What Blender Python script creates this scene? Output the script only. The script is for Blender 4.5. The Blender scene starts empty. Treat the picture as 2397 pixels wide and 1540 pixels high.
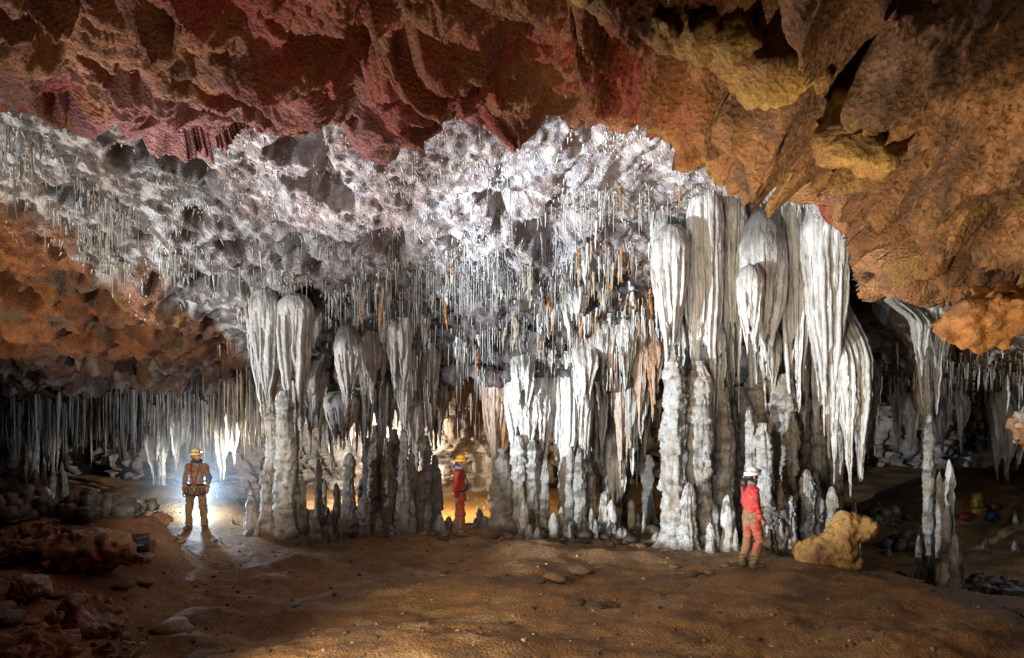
import bpy, math, random
import numpy as np
from mathutils import Vector

# ------------------------------------------------------------------ camera, world, lamps
SC = bpy.context.scene
COL = SC.collection
PW, F, HOR, CH = 2397.0, 1562.0, 963.0, 2.74          # picture width in picks, focal length in picks, horizon row, eye height
cam = bpy.data.objects.new('camera', bpy.data.cameras.new('camera'))
COL.objects.link(cam); SC.camera = cam
cam.location = (0, 0, CH); cam.rotation_euler = (math.radians(90), 0, 0)
cam.data.sensor_width = 36; cam.data.lens = 36 * F / PW; cam.data.shift_y = (HOR - 770) / PW
cam.data.clip_start = 0.05; cam.data.clip_end = 300
world = bpy.data.worlds.new('World'); SC.world = world; world.use_nodes = True
world.node_tree.nodes['Background'].inputs[0].default_value = (1, .72, .5, 1)
world.node_tree.nodes['Background'].inputs[1].default_value = 0.0015   # a closed cave: hardly any stray light
SC.view_settings.view_transform = 'Standard'; SC.view_settings.look = 'None'
SC.view_settings.exposure = 0; SC.view_settings.gamma = 1; SC.view_settings.use_curve_mapping = False
SC.cycles.max_bounces = 5; SC.cycles.diffuse_bounces = 3; SC.cycles.glossy_bounces = 2
SC.cycles.volume_bounces = 0; SC.cycles.sample_clamp_indirect = 4; SC.cycles.use_denoising = True

def W(px, py, Y):
    return np.array([(px - PW / 2) / F * Y, Y, CH + (HOR - py) / F * Y])

def lamp(name, kind, loc, watt, col, size=.08, aim=None, angle=120, blend=.6):
    l = bpy.data.lights.new(name, kind); l.energy = watt; l.color = col; l.shadow_soft_size = size
    o = bpy.data.objects.new(name, l); o.location = loc; COL.objects.link(o)
    if kind == 'SPOT':
        l.spot_size = math.radians(angle); l.spot_blend = blend
        o.rotation_euler = (Vector(aim) - Vector(loc)).to_track_quat('-Z', 'Y').to_euler()
    return o
COOL, WHITE, WARM, AMBER = (.80, .90, 1), (1, .96, .92), (1, .80, .56), (1, .68, .36)
lamp('flash_key', 'SPOT', (-7.2, 6.2, 1.4), 13000, COOL, .06, (3.8, 14, 4.6), 46, .4)
lamp('flash_key_middle', 'SPOT', (-9.7, 10.6, 2.2), 1200, COOL, .06, (-2.2, 14.4, 5.2), 74, .5)
lamp('flash_key_left', 'SPOT', (-8.6, 8.0, 1.9), 1050, COOL, .06, (-4.6, 12, 6.8), 88, .4)
lamp('flash_front', 'SPOT', (-1.5, 2.6, 2.1), 1000, (.9, .95, 1), .07, (4.4, 14, 3.9), 50, .6)
lamp('flash_left_front', 'SPOT', (-2.6, 3.0, 3.2), 3600, (1, .88, .74), .08, (-6.4, 14.3, 1.3), 22, .7)
lamp('flash_middle', 'SPOT', (.2, 3.0, 3.0), 900, (1, .88, .74), .08, (-1.1, 14.2, .9), 17, .6)
lamp('flash_orange_wall', 'SPOT', (-10.4, 9.6, 2.2), 950, WARM, .06, (-7.6, 13.5, 5.2), 96, .5)
lamp('flash_right', 'SPOT', (.6, 5.0, .4), 1500, (1, .80, .56), .04, (5.4, 7.6, 5.2), 96, .5)
lamp('flash_red', 'SPOT', (-1.6, 6.2, .5), 330, (1, .80, .62), .07, (-1.2, 9.0, 7.0), 118, .6)
lamp('flash_red_side', 'SPOT', (-8.3, 12.3, 1.1), 3900, (1, .90, .92), .06, (0, 8.2, 7.0), 66, .5)
lamp('flash_floor', 'SPOT', (-3.4, 3.0, 3.6), 1150, WARM, .15, (3.4, 9.2, 0), 92, .9)
lamp('flash_floor_raking', 'SPOT', (-3.4, 4.6, 1.25), 1300, WARM, .06, (3.0, 10.5, -.2), 80, .8)
lamp('flash_behind_caver', 'POINT', W(466, 1160, 15.0), 190, (.62, .80, 1), .05)
lamp('flash_back_chamber', 'SPOT', W(850, 1040, 17.0), 5200, (1, .92, .80), .08, W(780, 985, 22), 110, .5)
lamp('flash_sand', 'SPOT', W(1010, 1040, 16.8), 1000, AMBER, .06, W(1100, 1200, 18.6), 110, .4)
lamp('flash_back_left', 'SPOT', W(420, 1080, 17.0), 120, COOL, .08, W(150, 1000, 22), 130, .6)
lamp('flash_far_right', 'POINT', W(2480, 1120, 14.2), 45, COOL, .06)

# ------------------------------------------------------------------ numpy noise
_r = np.random.RandomState(7)
_G = _r.randn(256, 3); _G /= np.linalg.norm(_G, axis=1)[:, None]; _G = _G.astype(np.float32)
_U = _r.rand(4096, 3)
def _h(x, y, z, s=0):
    h = (x.astype(np.int64) * 73856093) ^ (y.astype(np.int64) * 19349663) ^ (z.astype(np.int64) * 83492791) ^ (s * 2654435761)
    h = (h ^ (h >> 13)) * 1274126177
    return (h ^ (h >> 16)) & 0xfffff
def gnoise(p, s=0):
    p = np.asarray(p, np.float32); fl = np.floor(p); i = fl.astype(np.int64); f = p - fl
    w = f * f * f * (f * (f * 6 - 15) + 10)
    out = 0
    for dx in (0, 1):
        for dy in (0, 1):
            for dz in (0, 1):
                g = _G[_h(i[:, 0] + dx, i[:, 1] + dy, i[:, 2] + dz, s) & 255]
                d = (g[:, 0] * (f[:, 0] - dx) + g[:, 1] * (f[:, 1] - dy) + g[:, 2] * (f[:, 2] - dz))
                wt = (w[:, 0] if dx else 1 - w[:, 0]) * (w[:, 1] if dy else 1 - w[:, 1]) * (w[:, 2] if dz else 1 - w[:, 2])
                out = out + d * wt
    return out * 1.6
def fbm(p, o=4, s=0, gain=.5):
    a, t, q = 1., 0., np.array(p, float)
    for k in range(o):
        t = t + a * gnoise(q, s + k); q = q * 2.03 + 11.3; a *= gain
    return t
def ridged(p, o=4, s=0, gain=.5):
    a, t, q = 1., 0., np.array(p, float)
    for k in range(o):
        t = t + a * (1 - 2 * np.abs(gnoise(q, s + k))); q = q * 2.03 + 7.1; a *= gain
    return t
def worley(p, s=0):
    i = np.floor(p).astype(np.int64)
    f1 = np.full(len(p), 9.); f2 = f1.copy(); idn = np.zeros(len(p), np.int64)
    for dx in (-1, 0, 1):
        for dy in (-1, 0, 1):
            for dz in (-1, 0, 1):
                h = _h(i[:, 0] + dx, i[:, 1] + dy, i[:, 2] + dz, s + 31) & 4095
                c = i + np.array([dx, dy, dz]) + _U[h]
                d = np.sqrt(((p - c) ** 2).sum(1))
                nw = d < f1
                f2 = np.where(nw, f1, np.minimum(f2, d)); f1 = np.where(nw, d, f1); idn = np.where(nw, h, idn)
    return f1, f2, idn
def sm(a, b, x):
    t = np.clip((x - a) / (b - a), 0, 1); return t * t * (3 - 2 * t)
def proj(P):
    return PW / 2 + P[:, 0] / P[:, 1] * F, HOR - (P[:, 2] - CH) / P[:, 1] * F
def mixc(a, b, t):
    return np.asarray(a) * (1 - t[:, None]) + np.asarray(b) * t[:, None]

# ------------------------------------------------------------------ mesh helpers
def mesh(name, V, Fc, mat=None, cols=None, smooth=True):
    me = bpy.data.meshes.new(name)
    V = np.asarray(V, np.float32)
    me.vertices.add(len(V)); me.vertices.foreach_set('co', V.ravel())
    if isinstance(Fc, np.ndarray):
        n, k = Fc.shape
        me.loops.add(n * k); me.loops.foreach_set('vertex_index', Fc.astype(np.int32).ravel())
        me.polygons.add(n); me.polygons.foreach_set('loop_start', np.arange(0, n * k, k, dtype=np.int32))
        me.polygons.foreach_set('loop_total', np.full(n, k, np.int32))
    else:
        tot = np.array([len(f) for f in Fc], np.int32)
        me.loops.add(int(tot.sum())); me.loops.foreach_set('vertex_index', np.concatenate([np.asarray(f) for f in Fc]).astype(np.int32))
        me.polygons.add(len(Fc)); me.polygons.foreach_set('loop_start', (np.cumsum(tot) - tot).astype(np.int32))
        me.polygons.foreach_set('loop_total', tot)
    me.update(calc_edges=True); me.validate()
    if smooth: me.polygons.foreach_set('use_smooth', np.ones(len(me.polygons), bool))
    if cols is not None:
        at = me.color_attributes.new('mineral', 'FLOAT_COLOR', 'POINT')
        c = np.ones((len(V), 4), np.float32); c[:, :3] = cols
        at.data.foreach_set('color', c.ravel())
    if mat: me.materials.append(mat)
    return me
def tag(o, label=None, cat=None, group=None, kind=None):
    if label: o['label'] = label
    if cat: o['category'] = cat
    if group: o['group'] = group
    if kind: o['kind'] = kind
    return o
def link(name, me, parent=None, loc=None, **kw):
    o = bpy.data.objects.new(name, me); COL.objects.link(o)
    if parent: o.parent = parent
    if loc is not None: o.location = loc
    return tag(o, **kw)
def part(name, V, Fc, mat, parent, cols=None, smooth=True, **kw):
    return link(name, mesh(name, V, Fc, mat, cols, smooth), parent, **kw)
def empty(name, loc, label, cat, group=None, rz=0):
    o = bpy.data.objects.new(name, None); COL.objects.link(o); o.location = loc; o.rotation_euler = (0, 0, rz)
    return tag(o, label, cat, group)
def gridf(nr, nc, wrap=False):
    r = np.arange(nr - 1)[:, None]; c = np.arange(nc if wrap else nc - 1)[None, :]
    c2 = (c + 1) % nc
    return np.stack([r * nc + c, r * nc + c2, (r + 1) * nc + c2, (r + 1) * nc + c], -1).reshape(-1, 4)
def gnormals(P, nr, nc, wrap=False):
    G = P.reshape(nr, nc, 3)
    du = (np.roll(G, -1, 1) - np.roll(G, 1, 1)) if wrap else np.gradient(G, axis=1)
    dv = np.gradient(G, axis=0)
    n = np.cross(du, dv); n /= np.linalg.norm(n, axis=2, keepdims=True) + 1e-9
    return n.reshape(-1, 3)
class Bag:                                             # several shapes gathered into one mesh
    def __init__(s): s.v, s.f, s.c, s.n = [], [], [], 0
    def add(s, V, Fc, c=None):
        s.v.append(V); s.f.append(np.asarray(Fc) + s.n); s.n += len(V)
        if c is not None: s.c.append(np.broadcast_to(np.asarray(c, float), (len(V), 3)))
    def out(s):
        return np.concatenate(s.v), np.concatenate(s.f), (np.concatenate(s.c) if s.c else None)
def box(cx, cy, cz, sx, sy, sz):
    V = np.array([[x, y, z] for z in (-1, 1) for y in (-1, 1) for x in (-1, 1)], float) * .5 * np.array([sx, sy, sz]) + np.array([cx, cy, cz])
    return V, np.array([[0, 2, 3, 1], [4, 5, 7, 6], [0, 1, 5, 4], [2, 6, 7, 3], [0, 4, 6, 2], [1, 3, 7, 5]])
def tube(pts, rad, n=8):
    pts = np.asarray(pts, float); rad = np.broadcast_to(np.asarray(rad, float), (len(pts),))
    T = np.gradient(pts, axis=0); T /= np.linalg.norm(T, axis=1)[:, None] + 1e-9
    up = np.array([0, 0, 1.]) if abs(T[0, 2]) < .9 else np.array([1., 0, 0])
    V = []
    for p, t, r in zip(pts, T, rad):
        a = np.cross(up, t); a /= np.linalg.norm(a); b = np.cross(t, a)
        th = np.arange(n) / n * 2 * math.pi
        V.append(p + r * (np.cos(th)[:, None] * a + np.sin(th)[:, None] * b))
    V = np.concatenate(V)
    return V, gridf(len(pts), n, True)
# ---- signed distance bodies meshed by surface nets
def nets(fn, lo, hi, h):
    lo, hi = np.array(lo, float), np.array(hi, float)
    n = np.ceil((hi - lo) / h).astype(int) + 1
    ax = [lo[k] + h * np.arange(n[k]) for k in range(3)]
    g = np.stack(np.meshgrid(*ax, indexing='ij'), -1).reshape(-1, 3)
    d = fn(g).reshape(n)
    s = d < 0
    cs = np.zeros(n - 1, int)
    for a in (0, 1):
        for b in (0, 1):
            for c in (0, 1):
                cs += s[a:n[0] - 1 + a, b:n[1] - 1 + b, c:n[2] - 1 + c]
    act = (cs > 0) & (cs < 8)
    ids = -np.ones(n - 1, int); idx = np.argwhere(act); ids[act] = np.arange(len(idx))
    acc = np.zeros((len(idx), 3)); cnt = np.zeros(len(idx))
    cor = [(0, 0, 0), (1, 0, 0), (0, 1, 0), (1, 1, 0), (0, 0, 1), (1, 0, 1), (0, 1, 1), (1, 1, 1)]
    for i in range(8):
        for j in range(i + 1, 8):
            if sum(abs(cor[i][k] - cor[j][k]) for k in range(3)) != 1: continue
            A = idx + np.array(cor[i]); B = idx + np.array(cor[j])
            da = d[A[:, 0], A[:, 1], A[:, 2]]; db = d[B[:, 0], B[:, 1], B[:, 2]]
            m = (da < 0) != (db < 0); t = np.where(m, da / (da - db + 1e-12), 0)
            acc += np.where(m[:, None], A + (B - A) * t[:, None], 0); cnt += m
    V = lo + h * acc / cnt[:, None]
    Q = []
    for k in range(3):
        a, b = [(1, 2), (2, 0), (0, 1)][k]
        sh = [slice(0, n[0] - 1), slice(0, n[1] - 1), slice(0, n[2] - 1)]
        sl0 = [slice(None)] * 3; sl0[k] = slice(0, n[k] - 1); sl1 = [slice(None)] * 3; sl1[k] = slice(1, n[k])
        e = np.argwhere(s[tuple(sl0)] != s[tuple(sl1)])
        e = e[(e[:, a] > 0) & (e[:, b] > 0) & (e[:, a] < n[a] - 1) & (e[:, b] < n[b] - 1)]
        oa = np.zeros(3, int); oa[a] = 1; ob = np.zeros(3, int); ob[b] = 1
        q = np.stack([ids[tuple((e - oa - ob).T)], ids[tuple((e - ob).T)], ids[tuple(e.T)], ids[tuple((e - oa).T)]], 1)
        flip = ~s[tuple(e.T)]
        q[flip] = q[flip][:, ::-1]
        Q.append(q)
    return V, np.concatenate(Q)
def smin(a, b, k):
    h = np.clip(.5 + .5 * (b - a) / k, 0, 1); return b * (1 - h) + a * h - k * h * (1 - h)
def cone(p, a, b, ra, rb, sq=(1, 1, 1)):               # a tapering capsule, optionally flattened
    s = np.array(sq, float); a, b = np.array(a, float) , np.array(b, float)
    pa = (p - a) * s; ba = (b - a) * s
    t = np.clip((pa @ ba) / (ba @ ba + 1e-12), 0, 1)
    return np.linalg.norm(pa - t[:, None] * ba, axis=1) - (ra + (rb - ra) * t)
def ell(p, c, r):
    r = np.array(r, float); q = (p - np.array(c)) / r
    l = np.linalg.norm(q, axis=1); return (l - 1) * r.min() * (.6 + .4)

# ------------------------------------------------------------------ materials
def nodes(name):
    m = bpy.data.materials.new(name); m.use_nodes = True
    nt = m.node_tree; b = nt.nodes['Principled BSDF']
    return m, nt, b
def rock_mat(name, base=None, rough=.75, scale=1., bump=.03, vary=.35, spec=.3, glint=0., stretch=(1, 1, 1), micro=1.):
    m, nt, b = nodes(name); N, L = nt.nodes.new, nt.links.new
    tc = N('ShaderNodeNewGeometry'); mp = N('ShaderNodeMapping'); mp.inputs['Scale'].default_value = stretch
    L(tc.outputs['Position'], mp.inputs['Vector'])
    n1 = N('ShaderNodeTexNoise'); n1.inputs['Scale'].default_value = 5 * scale; n1.inputs['Detail'].default_value = 9; n1.inputs['Roughness'].default_value = .68
    n2 = N('ShaderNodeTexNoise'); n2.inputs['Scale'].default_value = 34 * scale; n2.inputs['Detail'].default_value = 6; n2.inputs['Roughness'].default_value = .7
    vo = N('ShaderNodeTexVoronoi'); vo.inputs['Scale'].default_value = 22 * scale
    for n in (n1, n2, vo): L(mp.outputs['Vector'], n.inputs['Vector'])
    if base is None:
        at = N('ShaderNodeAttribute'); at.attribute_name = 'mineral'; src = at.outputs['Color']
    else:
        at = N('ShaderNodeRGB'); at.outputs[0].default_value = (*base, 1); src = at.outputs[0]
    r1 = N('ShaderNodeMapRange'); r1.inputs['From Min'].default_value = .3; r1.inputs['From Max'].default_value = .7
    r1.inputs['To Min'].default_value = 1 - vary; r1.inputs['To Max'].default_value = 1 + vary * .8
    L(n1.outputs['Fac'], r1.inputs['Value'])
    r2 = N('ShaderNodeMapRange'); r2.inputs['From Min'].default_value = .3; r2.inputs['From Max'].default_value = .7
    r2.inputs['To Min'].default_value = 1 - vary * .8; r2.inputs['To Max'].default_value = 1 + vary * .7
    L(n2.outputs['Fac'], r2.inputs['Value'])
    mu = N('ShaderNodeMath'); mu.operation = 'MULTIPLY'; L(r1.outputs[0], mu.inputs[0]); L(r2.outputs[0], mu.inputs[1])
    sc = N('ShaderNodeVectorMath'); sc.operation = 'SCALE'; L(src, sc.inputs[0]); L(mu.outputs[0], sc.inputs['Scale'])
    L(sc.outputs[0], b.inputs['Base Color'])
    b.inputs['Roughness'].default_value = rough; b.inputs['Specular IOR Level'].default_value = spec
    if glint:
        wn = N('ShaderNodeTexVoronoi'); wn.inputs['Scale'].default_value = 95; L(tc.outputs['Position'], wn.inputs['Vector'])
        gt = N('ShaderNodeMath'); gt.operation = 'GREATER_THAN'; gt.inputs[1].default_value = 1 - glint
        sp = N('ShaderNodeSeparateColor'); L(wn.outputs['Color'], sp.inputs[0]); L(sp.outputs[0], gt.inputs[0])
        gr = N('ShaderNodeMapRange'); gr.inputs['To Min'].default_value = rough; gr.inputs['To Max'].default_value = .18
        L(gt.outputs[0], gr.inputs['Value']); L(gr.outputs[0], b.inputs['Roughness'])
    bp = N('ShaderNodeBump'); bp.inputs['Strength'].default_value = .9; bp.inputs['Distance'].default_value = bump
    a1 = N('ShaderNodeMath'); a1.operation = 'MULTIPLY_ADD'; a1.inputs[1].default_value = .45 * micro
    L(n2.outputs['Fac'], a1.inputs[0]); L(n1.outputs['Fac'], a1.inputs[2])
    a2 = N('ShaderNodeMath'); a2.operation = 'MULTIPLY_ADD'; a2.inputs[1].default_value = .35 * micro
    L(vo.outputs['Distance'], a2.inputs[0]); L(a1.outputs[0], a2.inputs[2])
    L(a2.outputs[0], bp.inputs['Height']); L(bp.outputs[0], b.inputs['Normal'])
    return m
def plain(name, col, rough=.6, spec=.4, emit=0, metal=0, bump=0):
    m, nt, b = nodes(name)
    N, L = nt.nodes.new, nt.links.new
    nz = N('ShaderNodeTexNoise'); nz.inputs['Scale'].default_value = 30; nz.inputs['Detail'].default_value = 5
    rp = N('ShaderNodeMapRange'); rp.inputs['To Min'].default_value = .75; rp.inputs['To Max'].default_value = 1.2
    L(nz.outputs['Fac'], rp.inputs['Value'])
    rg = N('ShaderNodeRGB'); rg.outputs[0].default_value = (*col, 1)
    sc = N('ShaderNodeVectorMath'); sc.operation = 'SCALE'; L(rg.outputs[0], sc.inputs[0]); L(rp.outputs[0], sc.inputs['Scale'])
    L(sc.outputs[0], b.inputs['Base Color'])
    b.inputs['Roughness'].default_value = rough; b.inputs['Specular IOR Level'].default_value = spec; b.inputs['Metallic'].default_value = metal
    if emit:
        b.inputs['Emission Color'].default_value = (*col, 1); b.inputs['Emission Strength'].default_value = emit
    return m
M_CEIL = rock_mat('red_ceiling_rock', rough=.72, bump=.14, vary=.42, glint=.012)
M_WHITE = rock_mat('calcite_crusted_rock', rough=.6, bump=.06, vary=.42, scale=1.3)
M_FLOOR = rock_mat('cave_mud', rough=.62, bump=.06, vary=.34, scale=1.2, glint=.004)
M_WALL = rock_mat('back_wall_flowstone', rough=.6, bump=.05, vary=.35, stretch=(1, 1, .35))
M_CALC = rock_mat('calcite_dripstone', rough=.42, bump=.034, vary=.34, scale=1.6, spec=.45, stretch=(1, 1, .35))
M_COLM = rock_mat('ragged_dripstone', rough=.42, bump=.09, vary=.45, scale=1.4, spec=.5)
M_ROCK = rock_mat('cave_boulder', rough=.55, bump=.03, vary=.35, scale=1.2)
M_WET = rock_mat('wet_cave_coral', rough=.3, bump=.02, vary=.35, scale=2, spec=.6)
M_STRAW = rock_mat('soda_straw_calcite', rough=.4, bump=.004, vary=.25, spec=.5)
WHT = np.array([.72, .70, .665]); GRY = np.array([.24, .22, .195]); DRT = np.array([.13, .10, .075]); ORG = np.array([.42, .19, .06])
TAN = np.array([.46, .36, .24]); RED = np.array([.36, .072, .034]); BRN = np.array([.34, .135, .042]); YEL = np.array([.52, .31, .085])
MAU = np.array([.37, .15, .15]); DRED = np.array([.17, .055, .028])

# ------------------------------------------------------------------ the big rock sheets
def hermite(x, X, Yv):
    X = np.asarray(X, float); Yv = np.asarray(Yv, float)
    m = np.gradient(Yv, X, axis=0)
    i = np.clip(np.searchsorted(X, x) - 1, 0, len(X) - 2)
    h = X[i + 1] - X[i]; t = ((x - X[i]) / h)
    sh = (-1,) + (1,) * (Yv.ndim - 1)
    t = t.reshape(sh); h = h.reshape(sh)
    return ((2 * t**3 - 3 * t**2 + 1) * Yv[i] + (t**3 - 2 * t**2 + t) * h * m[i] + (-2 * t**3 + 3 * t**2) * Yv[i + 1] + (t**3 - t**2) * h * m[i + 1])
def sheet(cols, rows, nc, nr, xs=None):
    """cols: picked columns, rows[c] = list of world points; a smooth surface through them"""
    A = np.array(rows)                                   # ncol, nrow, 3
    R = hermite(np.linspace(0, A.shape[1] - 1, nr), np.arange(A.shape[1]), A.transpose(1, 0, 2))   # nr, ncol, 3
    C = hermite(np.linspace(cols[0], cols[-1], nc), cols, R.transpose(1, 0, 2))                    # nc, nr, 3
    return C.transpose(1, 0, 2).reshape(-1, 3)

# near ceiling: red lobes on the left and middle, brown roof and wall on the right; its rear edge hangs in front of the pale ceiling
NEAR = {  # column: ((row, depth) ... last one is the hanging rear edge)
    -500: ((-400, 4.2), (-60, 5.6), (110, 7.2), (215, 8.8)),
    0: ((-400, 4.0), (-30, 5.8), (130, 7.4), (238, 9.0)),
    230: ((-400, 4.0), (-20, 6.0), (140, 7.6), (268, 9.2)),
    430: ((-400, 4.0), (0, 6.1), (170, 7.8), (308, 9.4)),
    640: ((-400, 4.0), (20, 6.2), (160, 7.8), (280, 9.5)),
    820: ((-400, 4.0), (20, 6.3), (150, 7.9), (268, 9.6)),
    920: ((-400, 4.0), (20, 6.4), (160, 8.0), (272, 9.6)),
    1060: ((-400, 4.0), (10, 6.4), (140, 8.1), (248, 9.8)),
    1200: ((-400, 4.0), (0, 6.4), (105, 8.1), (212, 10.0)),
    1340: ((-400, 4.0), (0, 6.4), (120, 8.1), (228, 10.1)),
    1500: ((-400, 3.9), (0, 6.2), (150, 8.0), (278, 10.3)),
    1640: ((-400, 3.8), (20, 6.0), (190, 8.0), (318, 10.5)),
    1730: ((-400, 3.7), (20, 5.7), (200, 7.8), (342, 10.6)),
    1880: ((-400, 3.5), (20, 5.2), (215, 7.3), (376, 10.6)),
    1980: ((-400, 3.3), (20, 4.8), (235, 7.0), (402, 10.4)),
    2060: ((-400, 3.2), (30, 4.6), (290, 6.8), (530, 10.1)),
    2150: ((-400, 3.1), (40, 4.3), (350, 6.4), (660, 9.8)),
    2240: ((-400, 3.0), (40, 4.1), (380, 6.0), (660, 9.4)),
    2397: ((-400, 2.8), (40, 3.8), (390, 5.3), (670, 8.8)),
    2650: ((-400, 2.5), (40, 3.3), (440, 4.5), (760, 7.2)),
    3000: ((-400, 2.2), (40, 2.9), (520, 3.9), (960, 5.6)),
}
def near_rows():
    out = []
    for c, pts in NEAR.items():
        w = [W(c, *p) for p in pts]
        e = w[-1]
        mid = (w[-2] + e) / 2 + np.array([0, 0, .05])
        w = w[:3] + [mid, e, e + np.array([0, .55, .42]), e + np.array([0, 1.6, 1.5]), e + np.array([0, 3.2, 2.2])]
        out.append(w)
    return list(NEAR), out
LOBES = [  # px, py, depth-direction radius x/y in picks, height in metres
    (1000, 105, 75, 55, .42), (1195, 175, 75, 80, .55), (1095, 120, 40, 60, .25), (900, 270, 130, 60, .38), (850, 325, 60, 35, .22),
    (620, 200, 150, 70, .30), (1110, 235, 60, 45, .25), (1440, 110, 55, 70, .35), (1700, 255, 100, 60, .35), (1750, 385, 65, 40, .35), (1880, 415, 80, 35, .3),
    (2120, 480, 50, 70, .35), (1430, 230, 90, 40, .2), (300, 240, 110, 35, .25), (1560, 200, 60, 60, .2), (2090, 620, 45, 50, .3), (2020, 330, 45, 40, .3),
    (830, 110, 45, 75, -.75), (945, 65, 28, 30, -.5), (1005, 180, 40, 20, -.35), (1535, 130, 25, 45, -.4), (250, 40, 140, 40, -.5), (120, 110, 60, 40, -.3), (2240, 250, 70, 50, -.4),
    (1190, 20, 60, 30, -.45), (560, 70, 70, 40, -.35), (150, 190, 70, 25, -.3), (2170, 520, 40, 60, -.45), (2300, 560, 110, 40, -.5), (2110, 300, 60, 45, .35), (2250, 420, 90, 50, .35), (2200, 90, 80, 60, .3), (2000, 90, 90, 50, .3), (2330, 330, 60, 60, .3), (1960, 400, 60, 40, .3), (1820, 330, 60, 50, .3), (1600, 160, 60, 50, .3), (775, 265, 40, 30, -.5)]
LEDGE = np.array([(1300, -30), (1400, 5), (1490, 40), (1560, 65), (1620, 70), (1690, 88), (1760, 140), (1850, 165), (1930, 195), (1985, 235), (2010, 290), (2060, 330), (2085, 372)], float)
def seg_dist(px, py, L):
    best = np.full(len(px), 1e9); side = np.zeros(len(px))
    for (x0, y0), (x1, y1) in zip(L[:-1], L[1:]):
        dx, dy = x1 - x0, y1 - y0
        t = np.clip(((px - x0) * dx + (py - y0) * dy) / (dx * dx + dy * dy), 0, 1)
        d = np.hypot(px - x0 - t * dx, py - y0 - t * dy)
        s = np.sign(dx * (py - y0) - dy * (px - x0)); nb = d < best
        best = np.where(nb, d, best); side = np.where(nb, s, side)
    return best * -side                                     # positive above / right of the line
def build_near():
    c, rows = near_rows(); nc, nr = 600, 350
    P = sheet(c, rows, nc, nr)
    px, py = proj(P)
    n = gnormals(P, nr, nc)
    out = n * np.sign((n * (np.array([0, 6, 3.]) - P)).sum(1))[:, None]     # towards the cave room
    d = np.zeros(len(P))
    for x, y, rx, ry, h in LOBES:
        q = ((px - x) / rx) ** 2 + ((py - y) / ry) ** 2
        d += h * np.where(q < 1.6, np.exp(-q * 1.3) if h < 0 else np.sqrt(np.clip(1 - q / 1.6, 0, 1)) ** 1.2, 0) * (1 if h > 0 else 1)
    wp = P + .35 * np.stack([fbm(P * .8, 3, 5), fbm(P * .8, 3, 6), fbm(P * .8, 3, 8)], 1)
    a = math.radians(-35); ca, sa = math.cos(a), math.sin(a)
    q = np.stack([(wp[:, 0] * ca - wp[:, 1] * sa) * .80, (wp[:, 0] * sa + wp[:, 1] * ca) * 1.45, wp[:, 2] * 1.2], 1)
    f1, f2, _ = worley(q, 1)
    left = 1 - sm(500, 900, px)
    right = sm(1850, 2150, px)
    scal = .75 * (f1 - .62)
    lob = .62 * (.50 - f1 * f1)
    vv = np.repeat(np.linspace(0, 1, nr), nc); tap = 1 - .55 * np.exp(-((vv - .57) / .07) ** 2)
    d += (left * scal + (1 - left) * lob * (1 - .1 * right)) * tap
    g1, g2, _ = worley(wp * 2.2, 2)
    d += (.13 + .15 * right) * (.4 - g1 * g1)
    d += .15 * fbm(P * .9, 4, 3) + .055 * ridged(P * 3.0, 4, 4) * (.7 + 1.0 * right) - .5 * sm(.22, .5, fbm(P * 1.3, 3, 19)) 
    d += .03 * ridged(P * 11, 3, 14) + right * (.05 * ridged(P * 5.5, 3, 17) - .30 * sm(.15, .42, fbm(P * 2.2, 3, 18)))
    cr = worley(wp * 3.1 + 4, 13); d -= .05 * np.exp(-((cr[1] - cr[0]) / .05) ** 2) * sm(-.2, .2, fbm(P * 1.2, 2, 78))
    cr = worley(wp * 1.3 + 9, 3); d -= .12 * np.exp(-((cr[1] - cr[0]) / .035) ** 2) * sm(-.1, .3, fbm(P * .7, 2, 77))
    ld = seg_dist(px - 20 + 22 * fbm(P * 2.2, 3, 41), py + 62 + 22 * fbm(P * 2.2, 3, 42), LEDGE)
    on = sm(1300, 1420, px) * (1 - sm(2060, 2110, px)) * (py < 420)
    d += on * (.85 * sm(-5, 12, ld) * (1 - sm(80, 460, ld)))
    P2 = P + out * d[:, None]
    # minerals
    k = fbm(P * .55, 4, 21); k2 = fbm(P * 1.7, 4, 22)
    C = mixc(RED * .9, BRN * .9, sm(-.5, .35, k + .5 * k2))
    C = mixc(C, DRED, sm(.15, .7, fbm(P * .9, 4, 23)) * .75)
    C = mixc(C, ORG * .8, sm(.15, .7, fbm(P * 1.3, 4, 24)) * .55 * sm(300, 1500, px + 300))
    C = mixc(C, MAU, sm(120, 280, py) * (1 - sm(1150, 1400, px)) * sm(-.4, .3, fbm(P * 1.1, 3, 25)) * .8)
    rb = sm(1880, 2080, px + .35 * (300 - py) + 90 * k)
    C = mixc(C, np.array([.35, .175, .07]), rb * .95)
    C = mixc(C, np.array([.15, .08, .04]), rb * sm(-.1, .4, fbm(P * 2.1, 4, 26)) * .8)
    yl = on * np.exp(-((ld - 12 - 8 * k2) / (14 + 8 * k)) ** 2) * sm(-.5, .2, fbm(P * 2.4, 3, 28) + .2)
    C = mixc(C, YEL, np.clip(yl * 1.2, 0, 1))
    C = mixc(C, YEL * .75, sm(.25, .6, fbm(P * 1.5, 4, 27)) * sm(1250, 1700, px) * .6)
    link('cave_roof', mesh('cave_roof', P2, gridf(nr, nc), M_CEIL, C), kind='structure')
    # the yellow rock ledge that steps down across the roof, swept as a thick ragged rim
    qx, qy = proj(P2); rr = np.linalg.norm(P2 - np.array([0, 0, CH]), axis=1)
    L2 = np.array([(1330, -40), (1420, 5), (1500, 38), (1570, 60), (1630, 66), (1700, 90), (1765, 138), (1850, 168), (1925, 205), (1975, 255), (2015, 305), (2055, 350), (2075, 378)], float)
    tt = np.linspace(0, len(L2) - 1, 130); path = hermite(tt, np.arange(len(L2)), L2)
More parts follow.
